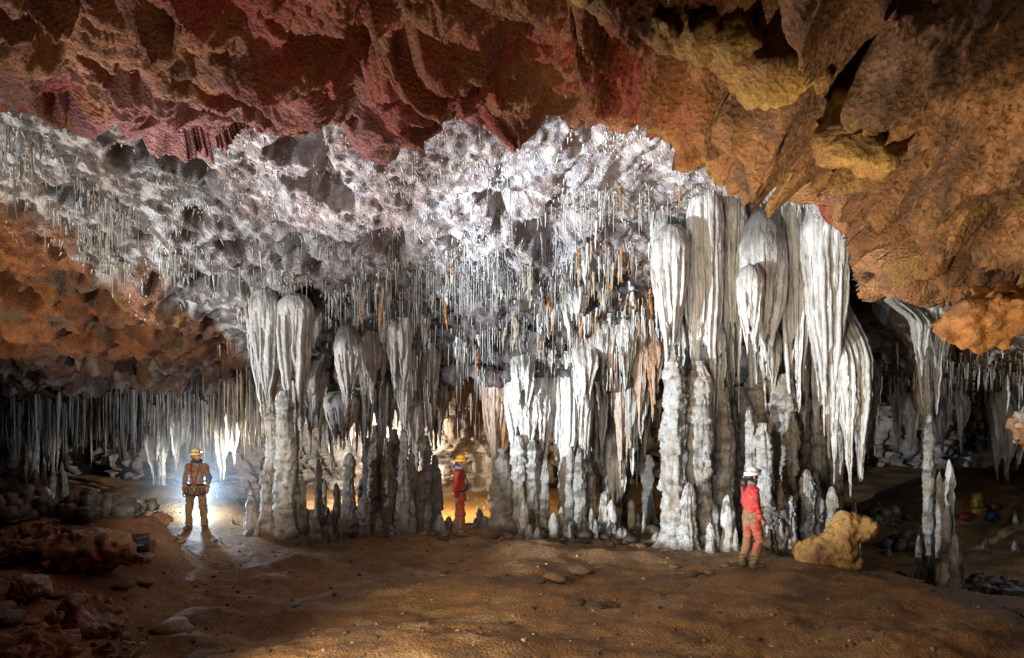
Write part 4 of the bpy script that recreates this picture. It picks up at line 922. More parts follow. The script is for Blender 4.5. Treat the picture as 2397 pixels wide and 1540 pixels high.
for px, Y, h, w, m in ((1048, 15.5, .30, .10, 0), (1052, 15.2, .22, .07, 3), (1064, 15.1, .26, .07, 5), (1112, 15.4, .22, .06, 3), (1126, 15.8, .38, .10, 0), (1134, 15.3, .26, .09, 5), (1158, 15.4, .28, .08, 3), (1072, 15.6, .2, .06, 5), (1034, 15.2, .2, .08, 5), (1020, 15.0, .25, .1, 5)):
    stump(px, 0, Y, h, w, m, 'stump edging the lit opening', 'stumps at the lit opening')
for k in range(9):
    px = rng.uniform(1055, 1160); Y = rng.uniform(17.5, 21)
    stump(px, 0, Y, rng.uniform(.08, .2), .05, rng.randint(3), 'stub far back on the yellow sand', 'stumps on the lit yellow sand')
for px, Y, h, w in ((497, 13.6, .10, .03), (517, 13.5, .10, .03), (545, 14.9, .12, .04), (530, 17, .1, .05), (556, 17, .08, .04)):
    stump(px, 0, Y, h, w, 2, 'finger-sized stub on the lit path', 'stubs on the lit path')
for k in range(16):
    px = rng.uniform(-20, 340); Y = rng.uniform(17.5, 19.5)
    stump(px, 0, Y, rng.uniform(.12, .45), rng.uniform(.05, .14), rng.choice([0, 1, 4, 2]), 'stump on the far bank', 'stumps along the far left bank')
for k in range(12):
    px = rng.uniform(2040, 2400); Y = rng.uniform(13.5, 19)
    stump(px, 0, Y, rng.uniform(.08, .35), rng.uniform(.06, .16), rng.choice([3, 5, 2]), 'wet stump on the dark chamber floor', 'stumps of the dark right chamber')

# ------------------------------------------------------------------ soda straws and stalactites on the rear ceiling
def pick(n, w):
    p = np.clip(w, 0, None); p = p / p.sum(); return np.random.RandomState(int(n) + 9).choice(len(p), n, p=p)
NZ = fbm(FP * 1.1, 3, 91); down = sm(-.15, .35, fbm(FP * np.array([2.4, 2.4, 1.6]), 3, 92)) * (.25 + sm(-.3, .4, NZ))
diag = FPY - 250 - .62 * np.clip(FPX, 0, 620)
def zone(x0, x1, y0, y1, ex=60, ey=40):
    return sm(x0 - ex, x0 + ex, FPX + 70 * NZ) * (1 - sm(x1 - ex, x1 + ex, FPX + 70 * NZ)) * sm(y0 - ey, y0 + ey, FPY + 50 * NZ) * (1 - sm(y1 - ey, y1 + ey, FPY))
A_diag = zone(-60, 640, 240, 640) * sm(-10, 40, diag) * (1 - sm(150, 215, diag + 40 * NZ))
A_mid = zone(850, 1330, 610, 890, 90, 40)
A_mid2 = zone(560, 900, 560, 830)
A_high = zone(1180, 1560, 440, 640)
A_right = zone(1380, 1560, 600, 880)
A_far = ((FPX > -80) & (FPX < 620) & (FPY > 905) & (FPY < 944) & (FP[:, 1] < 24)) * 1.
A_farr = ((FPX > 2040) & (FPX < 2500) & (FPY > 800) & (FPY < 930)) * 1.
A_back = ((FPX > 560) & (FPX < 1580) & (FP[:, 1] > 17.3) & (FP[:, 1] < 22.5)) * 1.
A_top = zone(1560, 1980, 420, 520, 20, 20)
zones = [  # mask, number, min length, max, radius scale, named individually, label, group
 (A_diag, 430, .08, .75, .7, 70, 'soda straw on the slanting band', 'soda straws of the upper left band'),
 (A_mid, 2300, .08, .85, .45, 130, 'soda straw of the dense fringe', 'soda straws of the dense middle fringe'),
 (A_mid2, 500, .10, .5, .8, 50, 'soda straw', 'soda straws around the left cluster'),
 (A_high, 420, .12, .7, .8, 40, 'soda straw on the pale ceiling', 'soda straws left of the right-hand cluster'),
 (A_right, 420, .15, .6, .9, 0, '', ''),
 (A_top, 160, .12, .55, .8, 10, 'soda straw in the roof tuft', 'straws on top of the right-hand cluster'),
]
STONE = [np.array(c) for c in ((.62, .6, .56), (.55, .52, .47), (.66, .65, .63), (.42, .37, .29), (.3, .27, .23))]
sme = [mesh('soda_straw', v, f, M_STRAW, np.broadcast_to(STONE[k % 5], (len(v), 3))) for k, (v, f) in enumerate(STRAWS)]
bag = Bag(); rs = np.random.RandomState(5)
for mask, n, l0, l1, r, nind, label, grp in zones:
    w = mask * (.04 + down ** 1.6)
    ids = pick(n, w)
    L = l0 + (l1 - l0) * rs.rand(n) ** 2.6
    order = np.argsort(-L / FP[ids, 1])
    for rank, j in enumerate(order):
        p = FP[ids[j]] + FN[ids[j]] * rs.uniform(-.05, .12); k = rs.randint(10); rad = r * (.55 + 1.3 * rs.rand() ** 2.5)
        p = p + np.array([0, 0, .05])
        if rank < nind:
            o = link('soda_straw', sme[k], loc=p, label=size(L[j], .3 * l1 + .2, .85 * l1) + ' ' + ('white', 'cream', 'snowy', 'tan', 'grey')[k % 5] + ' ' + label + ' ' + place(p, 'above'), cat='soda straw', group=grp)
            o.scale = (rad, rad, L[j]); o.rotation_euler = (rs.uniform(-.03, .03), rs.uniform(-.03, .03), rs.rand() * 6)
        else:
            v, f = STRAWS[k]; bag.add(v * np.array([rad, rad, L[j]]) + p, f, STONE[rs.randint(5)])
V, Fc, C = bag.out()
part('soda_straws', V, Fc, M_STRAW, None, C, kind='stuff', label='countless thinner soda straws fringing the sloping cave ceiling')

tme = {}
def tite_mesh(k, tone):
    if (k, tone) not in tme:
        v, f = TITES[k]
        c = {'white': WHT, 'orange': ORG * 1.15, 'grey': GRY * 1.3, 'tan': TAN}[tone]
        n = fbm(v * np.array([30, 30, 5]) + k, 3, 4)
        tme[k, tone] = mesh('stalactite', v, f, M_CALC, mixc(c, c * .55, sm(-.1, .5, n)))
    return tme[k, tone]
def tite(p, L, w, k, tone, label, grp):
    o = link('stalactite', tite_mesh(k, tone), loc=p, label=label, cat='stalactite', group=grp)
    o.scale = (w, w, L); o.rotation_euler = (rs.uniform(-.04, .04), rs.uniform(-.04, .04), rs.rand() * 6)
tz = [  # mask, number, lengths, width, tones, label, group
 (A_far, 60, .4, 1.5, 1.0, ('grey', 'grey', 'tan'), 'stalactite in the low roof fringe', 'stalactites of the far left fringe'),
 (A_mid, 50, .3, 1.0, 1.0, ('white', 'grey', 'tan', 'orange'), 'stalactite in the straw fringe', 'stalactites of the middle fringe'),
 (A_right, 46, .3, 1.1, 1.0, ('orange', 'tan', 'orange', 'white'), 'stalactite of the orange fringe', 'orange stalactites beside the right-hand cluster'),
 (A_farr, 60, .25, .8, .9, ('white', 'tan', 'grey'), 'stalactite in the dark chamber', 'stalactites of the right chamber fringe'),
 (A_mid2, 24, .2, .7, .9, ('white', 'tan'), 'stalactite under the crusted ceiling', 'stalactites above the left cluster'),
]
for mask, n, l0, l1, w, tones, label, grp in tz:
    ids = pick(n, mask * (.3 + down))
    for j in ids:
        L = l0 + (l1 - l0) * rs.rand() ** 1.8
        tn = tones[rs.randint(len(tones))]; tite(FP[j] + np.array([0, 0, .08]), L, w * rs.uniform(.5, 1.4) * (.6 + .5 * L), rs.randint(10), tn, size(L, .3 * l1 + .1, .75 * l1) + ' ' + tn + ' ' + label + ' ' + place(FP[j], 'above'), grp)
for px, pt, pb, Y, w, tone, lb in ((45, 250, 400, 10.6, .9, 'white', 'white fluted stalactite beside the drapery at the upper left edge'), (72, 255, 430, 10.8, .7, 'tan', 'longest knobbly orange-tipped stalactite at the upper left'), (88, 260, 385, 10.7, .6, 'tan', 'knobbly tan stalactite, middle of the upper left trio'), (105, 262, 380, 10.9, .5, 'white', 'slim stalactite, right of the upper left trio'), (120, 275, 350, 11, .4, 'tan', 'short amber stalactite right of the upper left trio'),
        (1592, 395, 500, 13.2, .5, 'orange', 'straight orange stalactite at the top left of the right-hand cluster'), (1450, 445, 520, 12.8, .35, 'orange', 'rust-coloured thin stalactite on the pale ceiling'), (1578, 400, 470, 13.0, .5, 'orange', 'small orange tooth over the pear-shaped drapery'),
        (1300, 640, 780, 15.0, .6, 'orange', 'rust-red stalactite beside the long pointed drapery'), (2158, 760, 890, 13.6, .8, 'grey', 'long smooth dark stalactite below the roof block'), (2360, 900, 970, 18, .7, 'white', 'bright white stubby stalactite at the right edge'), (2385, 905, 975, 18, .5, 'white', 'bright white thin stalactite at the right edge')):
    p = W(px, pt, Y); tite(p + np.array([0, 0, .1]), (pb - pt) / F * Y + .1, w, rs.randint(10), tone, lb, None)

# the uncountable fringe: crystal tufts on the crusted ceiling and the drip curtains of the low roofs
bag = Bag()
white = (FPY < 700) & (FPX > -100) & (FPX < 2000) & ~((diag > 230) & (FPX < 560))
ids = pick(4200, white * (.1 + down))
for j in ids:
    v, f = NEEDLE; L = .03 + .12 * rs.rand() ** 3; rad = rs.uniform(.5, 1.5)
    a = rs.uniform(-.5, .5, 2)
    vv = v * np.array([rad, rad, L]); vv[:, 0] += vv[:, 2] * a[0]; vv[:, 1] += vv[:, 2] * a[1]
    bag.add(vv + FP[j] + FN[j] * rs.uniform(-.02, .14), f, STONE[rs.randint(4)])
V, Fc, C = bag.out()
part('crystal_tufts', V, Fc, M_STRAW, None, C, kind='stuff', label='tiny calcite needles covering the pale ceiling')
bag = Bag()
for mask, n, l0, l1, tones in ((A_far, 1700, .25, 1.9, (GRY, WHT * .42, GRY * .7, TAN * .6)), (A_farr, 420, .15, .8, (WHT * .9, TAN, GRY)), (A_right, 160, .2, .7, (ORG, TAN, WHT)), (A_mid, 420, .10, .5, (GRY, WHT * .8, GRY * .5, WHT * .5)), (A_back, 620, .4, 1.7, (TAN * .9, WHT * .7, GRY * 1.4, ORG * .7)), (A_mid2, 240, .1, .45, (WHT, WHT * .8, GRY)), (A_diag, 260, .06, .35, (WHT, WHT * .8, TAN))):
    for j in pick(n, mask * (.03 + down ** 2)):
        v, f = LOWT[rs.randint(10)]; L = l0 + (l1 - l0) * rs.rand() ** 2; w = rs.uniform(.2, .65) * (.5 + .6 * L)
        bag.add(v * np.array([w, w, L]) + FP[j] + np.array([0, rs.uniform(-.8, .3), .05]), f, tones[rs.randint(len(tones))])
V, Fc, C = bag.out()
part('drip_fringe', V, Fc, M_CALC, None, C, kind='stuff', label='fringe of fused small stalactites along the low roofs')
# ------------------------------------------------------------------ boulders and cave coral
def rock(name, c, r, seed, mat, col, label, cat='rock', group=None, facets=9, h=None, extra=None, col2=None, rot=0, chip=.28):
    rg = np.random.RandomState(seed); r = np.array(r, float); h = h or max(r.min() / 11, .018)
    N = rg.randn(facets, 3); N /= np.linalg.norm(N, axis=1)[:, None]; O = .54 + .32 * rg.rand(facets)
    cr, sr = math.cos(rot), math.sin(rot)
    def fn(p):
        q = np.stack([p[:, 0] * cr + p[:, 1] * sr, -p[:, 0] * sr + p[:, 1] * cr, p[:, 2]], 1)
        s = q / r
        d = np.linalg.norm(s, axis=1) - 1
        for n, o in zip(N, O): d = np.maximum(d, s @ n - o)
        d = d * r.min()
        if extra: d = extra(p, d)
        w = p + seed
        return d + r.min() * ((.09 if extra else .13) * fbm(w / r.mean() * 1.1, 4, seed) + .5 * chip * ridged(w / r.mean() * 3, 3, seed + 1) - .03)
    e = np.array([r.max(), r.max(), r[2]]) * 1.35 + (.4 if extra else 0)
    V, Q = nets(fn, -e, e, h)
    k = fbm((V + seed) * 2.6, 5, 5)
    C = mixc(np.asarray(col), np.asarray(col2) if col2 is not None else np.asarray(col) * .5, sm(-.2, .5, k))
    o = link(name, mesh(name, V, Q, mat, C), loc=c, label=label, cat=cat, group=group)
    return o
def onground(px, py, Y, dz=0):
    p = W(px, py, Y); p[2] = gz(p[0], Y) + dz; return p
BROWN = (.30, .16, .085); PALE = (.40, .33, .28)
p = onground(200, 1290, 9.6, .18)
rock('boulder', p, (1.0, .6, .36), 3, M_ROCK, BROWN, 'large flat-topped brown boulder on the left bank with a bright wet edge', 'boulder', rot=.25, facets=12, col2=(.38, .25, .16))
rock('boulder', onground(200, 1400, 8.0, .12), (.52, .42, .36), 8, M_ROCK, (.24, .13, .07), 'angular dark boulder with a pale underside below the flat-topped one', 'boulder', rot=.7, col2=PALE)
rock('boulder', onground(275, 1478, 7.1, .05), (.36, .30, .2), 15, M_ROCK, (.27, .15, .07), 'low brown slab at the foot of the angular boulder', 'boulder', rot=.2)
rock('boulder', onground(45, 1460, 6.6, .15), (.5, .45, .32), 21, M_ROCK, (.25, .12, .06), 'rounded mud-covered boulder in the lower left corner', 'boulder', col2=(.30, .2, .14))
rock('rock', onground(60, 1350, 8.2, .1), (.3, .3, .24), 33, M_ROCK, (.36, .28, .22), 'pale broken rock in the gap between the left boulders')
rock('rock', onground(124, 1372, 7.6, .15), (.14, .12, .12), 35, M_ROCK, (.36, .24, .13), 'small square tan stone wedged in the gap')
rock('rock', onground(100, 1330, 8.6, .15), (.13, .12, .08), 37, M_ROCK, (.36, .24, .13), 'small flat tan stone on top of the wedged one')
rock('rock', onground(355, 1226, 12.2, .06), (.36, .28, .22), 41, M_ROCK, (.26, .13, .06), 'jagged brown rock at the edge of the lit path', col2=(.4, .25, .12))
rock('rock', onground(388, 1262, 12.4, .02), (.24, .2, .12), 43, M_ROCK, (.2, .1, .05), 'low brown rock in front of the lit path')
rock('rock', onground(30, 1290, 9.8, .1), (.5, .4, .25), 44, M_ROCK, (.22, .10, .05), 'reddish rock at the left end of the flat-topped boulder')
rock('rock', onground(95, 1262, 10.4, .1), (.5, .35, .22), 45, M_ROCK, (.26, .13, .07), 'sloping brown rock behind the flat-topped boulder')
rock('rock', onground(285, 1255, 9.9, .35), (.13, .1, .08), 46, M_ROCK, (.55, .5, .45), 'small white stone lying on the flat-topped boulder')
rock('rock', W(1805, 1212, 13.0), (.26, .14, .26), 51, M_ROCK, (.30, .29, .28), 'grey angular slab leaning against the stalagmite towers', facets=14)
rock('rock', onground(2330, 1300, 12.5, .05), (.5, .4, .35), 53, M_WET, (.07, .055, .05), 'dark wet rock on the right beyond the crest')
rock('rock', onground(2390, 1270, 13.2, .05), (.55, .45, .4), 54, M_WET, (.07, .055, .05), 'second dark wet rock by the right edge')
rock('rock', onground(2290, 1275, 13.6, .05), (.4, .35, .35), 55, M_WET, (.08, .06, .05), 'glinting dark rock beside the rimmed stalagmites')
rock('rock', onground(2375, 1385, 9.2, .0), (.5, .4, .22), 56, M_ROCK, (.2, .13, .08), 'muddy rock at the right edge of the crest')
# yellow boulder shaped like a resting animal
def lump(p, d):
    d = cone(p, (-.42, .05, -.24), (.02, .05, -.16), .30, .38)
    d = smin(d, cone(p, (-.05, 0, -.45), (.16, 0, -.42), .28, .26), .12)
    d = smin(d, cone(p, (.02, 0, .10), (.16, -.02, .28), .27, .25), .10)
    d = smin(d, ell(p, (.42, -.06, .20), (.33, .28, .27)), .07)
    d = smin(d, cone(p, (.10, 0, .36), (.04, 0, .50), .16, .08), .12)
    d = smin(d, cone(p, (-.55, 0, -.42), (-.30, -.1, -.45), .18, .2), .12)
    return d * 1.0
p = onground(1962, 1300, 11.6, .50)
rock('boulder', p, (1.0, .6, .62), 61, M_ROCK, (.40, .23, .075), 'yellow-brown boulder shaped like a resting animal at the foot of the right-hand cluster', 'boulder', extra=lump, h=.03, col2=(.20, .105, .05), chip=.15)
# orange blocks of the right-hand roof
rock('ceiling_block', W(2338, 726, 7.4), (.72, .62, .47), 71, M_ROCK, (.42, .20, .065), 'large orange rock block jutting down from the right-hand roof', 'rock block', h=.036, col2=(.24, .12, .05), facets=16, chip=.2)
rock('ceiling_block', W(2440, 1000, 15), (1.05, .6, .62), 73, M_ROCK, (.42, .22, .1), 'bright-edged orange block sticking in at the right edge', 'rock block', col2=(.5, .42, .34), rot=.5)
# rubble
rubble = []
for k in range(8):
    rg = np.random.RandomState(k + 200); t = np.linspace(0, math.pi, 7); u = np.arange(8) / 8 * 2 * math.pi
    T, U = np.meshgrid(t, u, indexing='ij'); P = np.stack([np.sin(T) * np.cos(U), np.sin(T) * np.sin(U), np.cos(T) * .7], -1).reshape(-1, 3)
    P *= (1 + .35 * fbm(P * 1.3 + k * 5, 3, k))[:, None]
    c = [np.array([.2, .12, .06]), np.array([.1, .075, .055]), np.array([.33, .24, .16]), np.array([.06, .05, .045])][k % 4]
    rubble.append((P, gridf(7, 8, True), c))
rme = [mesh('stone', v, f, M_ROCK, np.broadcast_to(c, (len(v), 3))) for v, f, c in rubble]
def stone(x, y, s, k, label, grp, flat=1):
    o = link('stone', rme[k], loc=(x, y, gz(x, y) + s * .15), label=('small ' if s < .08 else ('fist-sized ' if s < .12 else 'large ')) + ('brown', 'dark', 'pale', 'black')[k % 4] + ' ' + label + ' ' + place((x, y), 'in front of' if y < 13 else 'by'), cat='stone', group=grp)
    o.scale = (s, s * rs.uniform(.7, 1.2), s * flat * rs.uniform(.6, 1)); o.rotation_euler = (0, 0, rs.rand() * 6)
for k in range(80):
    px = rs.uniform(1150, 1740); Y = rs.uniform(13.4, 15); x = (px - PW / 2) / F * Y
    stone(x, Y, .05 + .14 * rs.rand() ** 2, rs.choice([1, 3, 5, 7, 0]), 'stone in the rubble strip', 'rubble below the columns')
for k in range(42):
    px = rs.uniform(-60, 420); Y = rs.uniform(6.5, 11.8); x = (px - PW / 2) / F * Y
    stone(x, Y, .06 + .20 * rs.rand() ** 2.5, rs.choice([0, 1, 4, 5, 2]), 'stone on the left bank', 'stones on the left bank', .8)
for k in range(26):
    px = rs.uniform(640, 1060); Y = rs.uniform(13.9, 15.2); x = (px - PW / 2) / F * Y
    stone(x, Y, .05 + .1 * rs.rand() ** 2, rs.choice([1, 3, 0]), 'clod at the column feet', 'clods at the left columns')
for px, py, s in ((1050, 1335, .17), (1062, 1318, .14), (1040, 1345, .1), (1300, 1370, .22), (1360, 1350, .2), (1262, 1378, .12), (1395, 1430, .16), (1350, 1420, .12), (1440, 1425, .1), (1620, 1350, .14), (1660, 1345, .12), (1700, 1332, .12), (1726, 1325, .1), (1580, 1330, .12), (1648, 1362, .1), (1880, 1260, .12), (1855, 1275, .1), (2080, 1330, .12), (2150, 1345, .1), (980, 1460, .09)):
    Y = CH * F / (py - HOR); x = (px - PW / 2) / F * Y
    stone(x, Y, s, rs.choice([0, 1, 4, 5]), 'mud-coated stone half sunk in the floor', 'stones on the open floor', .6)
for px, py, s in ((1745, 1368, .05), (1036, 1358, .05), (1810, 1518, .05), (1738, 1499, .05), (2035, 1502, .035), (1912, 1467, .03), (2095, 1412, .03), (1170, 1398, .03), (1140, 1415, .04)):
    Y = CH * F / (py - HOR); x = (px - PW / 2) / F * Y
    stone(x, Y, s, 2, 'calcite chip on the mud', 'pale chips on the mud', .5)
bag = Bag()
for k in range(1500):
    Y = 4.5 + 11 * rs.rand() ** 1.5; x = rs.uniform(-.75, .72) * Y; v, f, c = rubble[rs.randint(8)]
    s = .012 + .03 * rs.rand() ** 3
    bag.add(v * s + np.array([x, Y, gz(x, Y) + s * .2]) if False else v * s + np.array([x, Y, 0]), f, c * rs.uniform(.7, 1.3))
V, Fc, C = bag.out()
cen = np.repeat(V.reshape(-1, 56, 3).mean(1), 56, 0); V[:, 2] += ground(cen[:, 0], cen[:, 1]) + .004
part('pebbles', V, Fc, M_ROCK, None, C, kind='stuff', label='crumbs of mud and small pebbles scattered over the cave floor')

def coral(px, py, Y, sx, sy, n, label, seed, tone=GRY * .26, knob=.11, zoff=0):
    rg = np.random.RandomState(seed); p = onground(px, py, Y, zoff)
    o = empty('coral_clump', p, label, 'cave coral', 'dark coral clumps on the left bank' if px < 600 else None)
    for k in range(n):
        a = rg.rand() * 2 * math.pi; q = math.sqrt(rg.rand()); x = sx * q * math.cos(a); y = sy * q * math.sin(a)
        r = knob * (.55 + .8 * rg.rand()); hgt = (sx * .55 * (1 - q * q) + .08) * rg.uniform(.6, 1.1)
        nv, nu = 12, 16; t = np.linspace(0, 1, nv); u = np.arange(nu) / nu * 2 * math.pi
        T, U = np.meshgrid(t, u, indexing='ij'); T = T.ravel(); U = U.ravel()
        R = r * np.sqrt(np.clip(1 - np.clip((T - .4) / .6, 0, 1) ** 2.4, 0, 1)) + .004
        V = np.stack([np.cos(U) * R, np.sin(U) * R, (T - .15) * (hgt + r)], 1)
        w = V * 9 + k * 3 + seed
        nrm = np.stack([np.cos(U), np.sin(U), .5 + 0 * U], 1)
        V = V + nrm * (r * (.30 * fbm(w, 3, k) + .22 * ridged(w * 1.6, 2, k)))[:, None] + np.array([x, y, 0])
        C = mixc(tone, tone * 2.8, sm(.25, .6, fbm(w * .4, 2, 3) + .35 * (T - .6)))
        part('knob', V, gridf(nv, nu, True), M_WET, o, C)
coral(60, 1205, 11.6, .55, .4, 20, 'dark knobbly coral clump nearest the left edge of the bank', 301)
coral(102, 1195, 11.3, .42, .35, 18, 'rounded dark coral clump, second from the left edge of the bank', 302)
coral(225, 1185, 11.4, .62, .4, 30, 'largest bluish-black coral clump with pale knobs on the left bank', 303)
coral(170, 1190, 11.5, .3, .3, 10, 'low dark coral patch between the two big clumps', 304)
coral(322, 1215, 11.8, .30, .2, 8, 'row of upright dark stumps at the right end of the bank', 305, knob=.085)
coral(10, 1215, 11.0, .4, .4, 12, 'dark coral patch cut by the left edge', 306)
coral(2345, 1275, 14.0, .6, .5, 16, 'black glinting coral heap on the right beyond the crest', 307, tone=np.array([.05, .045, .045]))
coral(2120, 1215, 17, .6, .5, 14, 'dark coral heap on the slope behind the yellow boulder', 308, tone=np.array([.06, .05, .045]))
coral(2060, 1165, 18.5, .8, .5, 14, 'dark coral heap at the top of the slope behind the right-hand cluster', 309, tone=np.array([.07, .06, .05]))
coral(560, 1165, 18.5, 1.0, .5, 16, 'dark coral heap behind the blue-patched caver', 310, tone=np.array([.09, .08, .07]), knob=.16)

# ------------------------------------------------------------------ cavers
def suit_mat(name):
    m, nt, b = nodes(name); N, L = nt.nodes.new, nt.links.new
    at = N('ShaderNodeAttribute'); at.attribute_name = 'mineral'
    nz = N('ShaderNodeTexNoise'); nz.inputs['Scale'].default_value = 26; nz.inputs['Detail'].default_value = 6
    tc = N('ShaderNodeTexCoord'); L(tc.outputs['Object'], nz.inputs['Vector'])
    rp = N('ShaderNodeMapRange'); rp.inputs['From Min'].default_value = .3; rp.inputs['From Max'].default_value = .7; rp.inputs['To Min'].default_value = .75; rp.inputs['To Max'].default_value = 1.2
    L(nz.outputs['Fac'], rp.inputs['Value'])
    sc = N('ShaderNodeVectorMath'); sc.operation = 'SCALE'; L(at.outputs['Color'], sc.inputs[0]); L(rp.outputs[0], sc.inputs['Scale'])
    L(sc.outputs[0], b.inputs['Base Color']); b.inputs['Roughness'].default_value = .7; b.inputs['Specular IOR Level'].default_value = .25
    bp = N('ShaderNodeBump'); bp.inputs['Distance'].default_value = .01; L(nz.outputs['Fac'], bp.inputs['Height']); L(bp.outputs[0], b.inputs['Normal'])
    return m
M_SUIT = suit_mat('muddy_caving_suit'); M_SKIN = suit_mat('skin_and_underlayer')
M_BOOT = plain('muddy_boot', (.10, .065, .035), .7); M_HAIR = plain('dark_hair', (.035, .018, .012), .5)
M_DARK = plain('black_strap', (.025, .025, .028), .5); M_STEEL = plain('steel_ring', (.55, .52, .48), .3, metal=1)
M_LENS = plain('lamp_lens', (1, .97, .9), .2, emit=6); M_LENSOFF = plain('lamp_glass', (.5, .5, .5), .1)
M_EYE = plain('eye_white', (.5, .5, .48), .3); M_REDSTRAP = plain('red_strap', (.30, .03, .025), .6); M_BRASS = plain('brass_gear', (.45, .28, .08), .35, metal=.8)
def caver(loc, rz, J, label, suit, helmet, lit, hair_kind, scarf, headyaw=0., harness=False, extras=None):
    """J: joint positions; z up, the caver faces -y before rotation, own left is +x"""
    o = empty('person', loc, label, 'person', 'cavers', rz)
    v = lambda k: np.array(J[k], float)
    hc = v('head'); cy, sy = math.cos(headyaw), math.sin(headyaw)
    def hp(x, y, z): return hc + np.array([x * cy - y * sy, x * sy + y * cy, z])       # head frame
    def body(p):
        d = cone(p, v('pelvis'), v('chest'), .105, .12, (1, 1.35, 1))
        d = smin(d, cone(p, v('chest'), v('neck'), .10, .055), .05)
        d = smin(d, cone(p, v('neck'), hc + np.array([0, 0, -.03]), .052, .05), .03)
        for s in 'LR':
            d = smin(d, cone(p, v('sh' + s), v('el' + s), .052, .042), .03); d = smin(d, cone(p, v('el' + s), v('wr' + s), .042, .03), .02)
            d = smin(d, cone(p, v('hip' + s), v('kn' + s), .085, .058), .04); d = smin(d, cone(p, v('kn' + s), v('an' + s), .056, .04), .03)
            d = smin(d, cone(p, v('an' + s), v('to' + s), .045, .035), .02)
            w = v('wr' + s); f = w - v('el' + s); f /= np.linalg.norm(f)
            side = np.cross(f, np.array([1., 0, 0])); side /= np.linalg.norm(side)     # across the palm (front to back)
            inn = np.array([-1. if s == 'L' else 1., 0, 0])
            pm = w + f * .055
            d = smin(d, cone(p, w, pm + f * .02, .026, .036, (1.5, 1, 1)), .015)
            for k in range(4):                                                        # four fingers, unequal, curled
                r0 = pm + f * .035 + side * (.030 - .020 * k); ln = (.038, .044, .041, .032)[k]
                m1 = r0 + f * ln + inn * .012; m2 = m1 + f * ln * .55 + inn * .03
                d = smin(d, cone(p, r0, m1, .0105, .0095), .006); d = smin(d, cone(p, m1, m2, .0095, .008), .004)
            t0 = w + f * .03 + side * .03; t1 = t0 + f * .03 + side * .022 + inn * .01; t2 = t1 + f * .028 + inn * .012
            d = smin(d, cone(p, t0, t1, .014, .012), .008); d = smin(d, cone(p, t1, t2, .012, .009), .004)
        # head with brow, nose, cheeks, chin and ears
        q = p - hc; q = np.stack([q[:, 0] * cy + q[:, 1] * sy, -q[:, 0] * sy + q[:, 1] * cy, q[:, 2]], 1)
        h = ell(q, (0, .012, .045), (.076, .095, .10))
        h = smin(h, ell(q, (0, -.022, -.03), (.058, .066, .085)), .04)
        h = smin(h, cone(q, (0, -.075, -.095), (0, -.07, -.085), .022, .022), .03)
        h = smin(h, cone(q, (0, -.09, .022), (0, -.112, -.022), .010, .015), .012)
        for sx in (-1, 1):
            h = smin(h, cone(q, (sx * .018, -.088, .034), (sx * .048, -.072, .034), .010, .008), .012)
            h = smin(h, ell(q, (sx * .078, .012, -.005), (.014, .02, .032)), .008)
            h = np.maximum(h, -(np.linalg.norm((q - np.array([sx * .032, -.098, .012])) * np.array([1, 1, 1.4]), axis=1) - .017))
        h = smin(h, cone(q, (-.02, -.086, -.056), (.02, -.086, -.056), .007, .007), .008)
        return smin(d, h, .02)
    allp = np.array([J[k] for k in J]); lo = allp.min(0) - .2; hi = allp.max(0) + .2
    lo[2] = -.01
    V, Q = nets(body, lo, hi, .012)
    C = np.tile(np.array([.40, .22, .15]), (len(V), 1))
    tors = (V[:, 2] < J['neck'][2] - .0) ; C[tors] = [.06, .05, .05]
    for s in 'LR':
        C[np.linalg.norm(V - v('wr' + s), axis=1) < .20] = [.36, .20, .13]
        el = v('el' + s); w = v('wr' + s); al = (V - w) @ (el - w) > .02
        C[(np.linalg.norm(V - v('wr' + s), axis=1) < .3) & al & (V[:, 2] < J['neck'][2])] = [.06, .05, .05]
    q = V - hc; q = np.stack([q[:, 0] * cy + q[:, 1] * sy, -q[:, 0] * sy + q[:, 1] * cy, q[:, 2]], 1)
    C[(np.abs(q[:, 2] + .056) < .012) & (np.abs(q[:, 0]) < .026) & (q[:, 1] < -.08)] = [.36, .10, .09]
    part('body', V, Q, M_SKIN, o, C)
    for sx in (-1, 1):
        t, f = tube([hp(sx * .032, -.078, .012) + np.array([0, 0, -.011]), hp(sx * .032, -.078, .012), hp(sx * .032, -.078, .012) + np.array([0, 0, .011])], [.004, .012, .004], 8)
        part('eye', t, f, M_EYE, o)
    # loose one-piece suit with creases
    def cloth(p):
        d = cone(p, v('pelvis'), v('spine'), .145, .135, (1, 1.25, 1))
        d = smin(d, cone(p, v('spine'), v('chest'), .14, .155, (1, 1.3, 1)), .05)
        d = smin(d, cone(p, v('chest'), v('neck') + np.array([0, 0, -.02]), .14, .072), .06)
        for s in 'LR':
            d = smin(d, cone(p, v('neck') + np.array([0, 0, -.04]), v('sh' + s) * np.array([.85, 1, 1]), .065, .06), .06)
            d = smin(d, cone(p, v('chest') + (v('sh' + s) - v('chest')) * .5 + np.array([0, 0, .02]), v('sh' + s), .085, .068), .06)
            arm = cone(p, v('sh' + s), v('el' + s), .070, .060); arm = smin(arm, cone(p, v('el' + s), v('wr' + s) - (v('wr' + s) - v('el' + s)) * .06, .063, .046), .03)
            d = smin(d, arm, .04)
            leg = cone(p, v('hip' + s), v('kn' + s), .112, .083); leg = smin(leg, cone(p, v('kn' + s), v('an' + s) + np.array([0, 0, .03]), .082, .076), .03)
            d = smin(d, leg, .03)
        w = p * np.array([1, 1, 1.0])
        fold = .010 * ridged(w * np.array([5, 5, 11]) + suit['seed'], 2, 31) + .014 * fbm(w * np.array([6, 6, 9]) + suit['seed'], 2, 33)
        knee = np.minimum(np.abs(p[:, 2] - J['knL'][2]), np.abs(p[:, 2] - J['anL'][2] - .08))
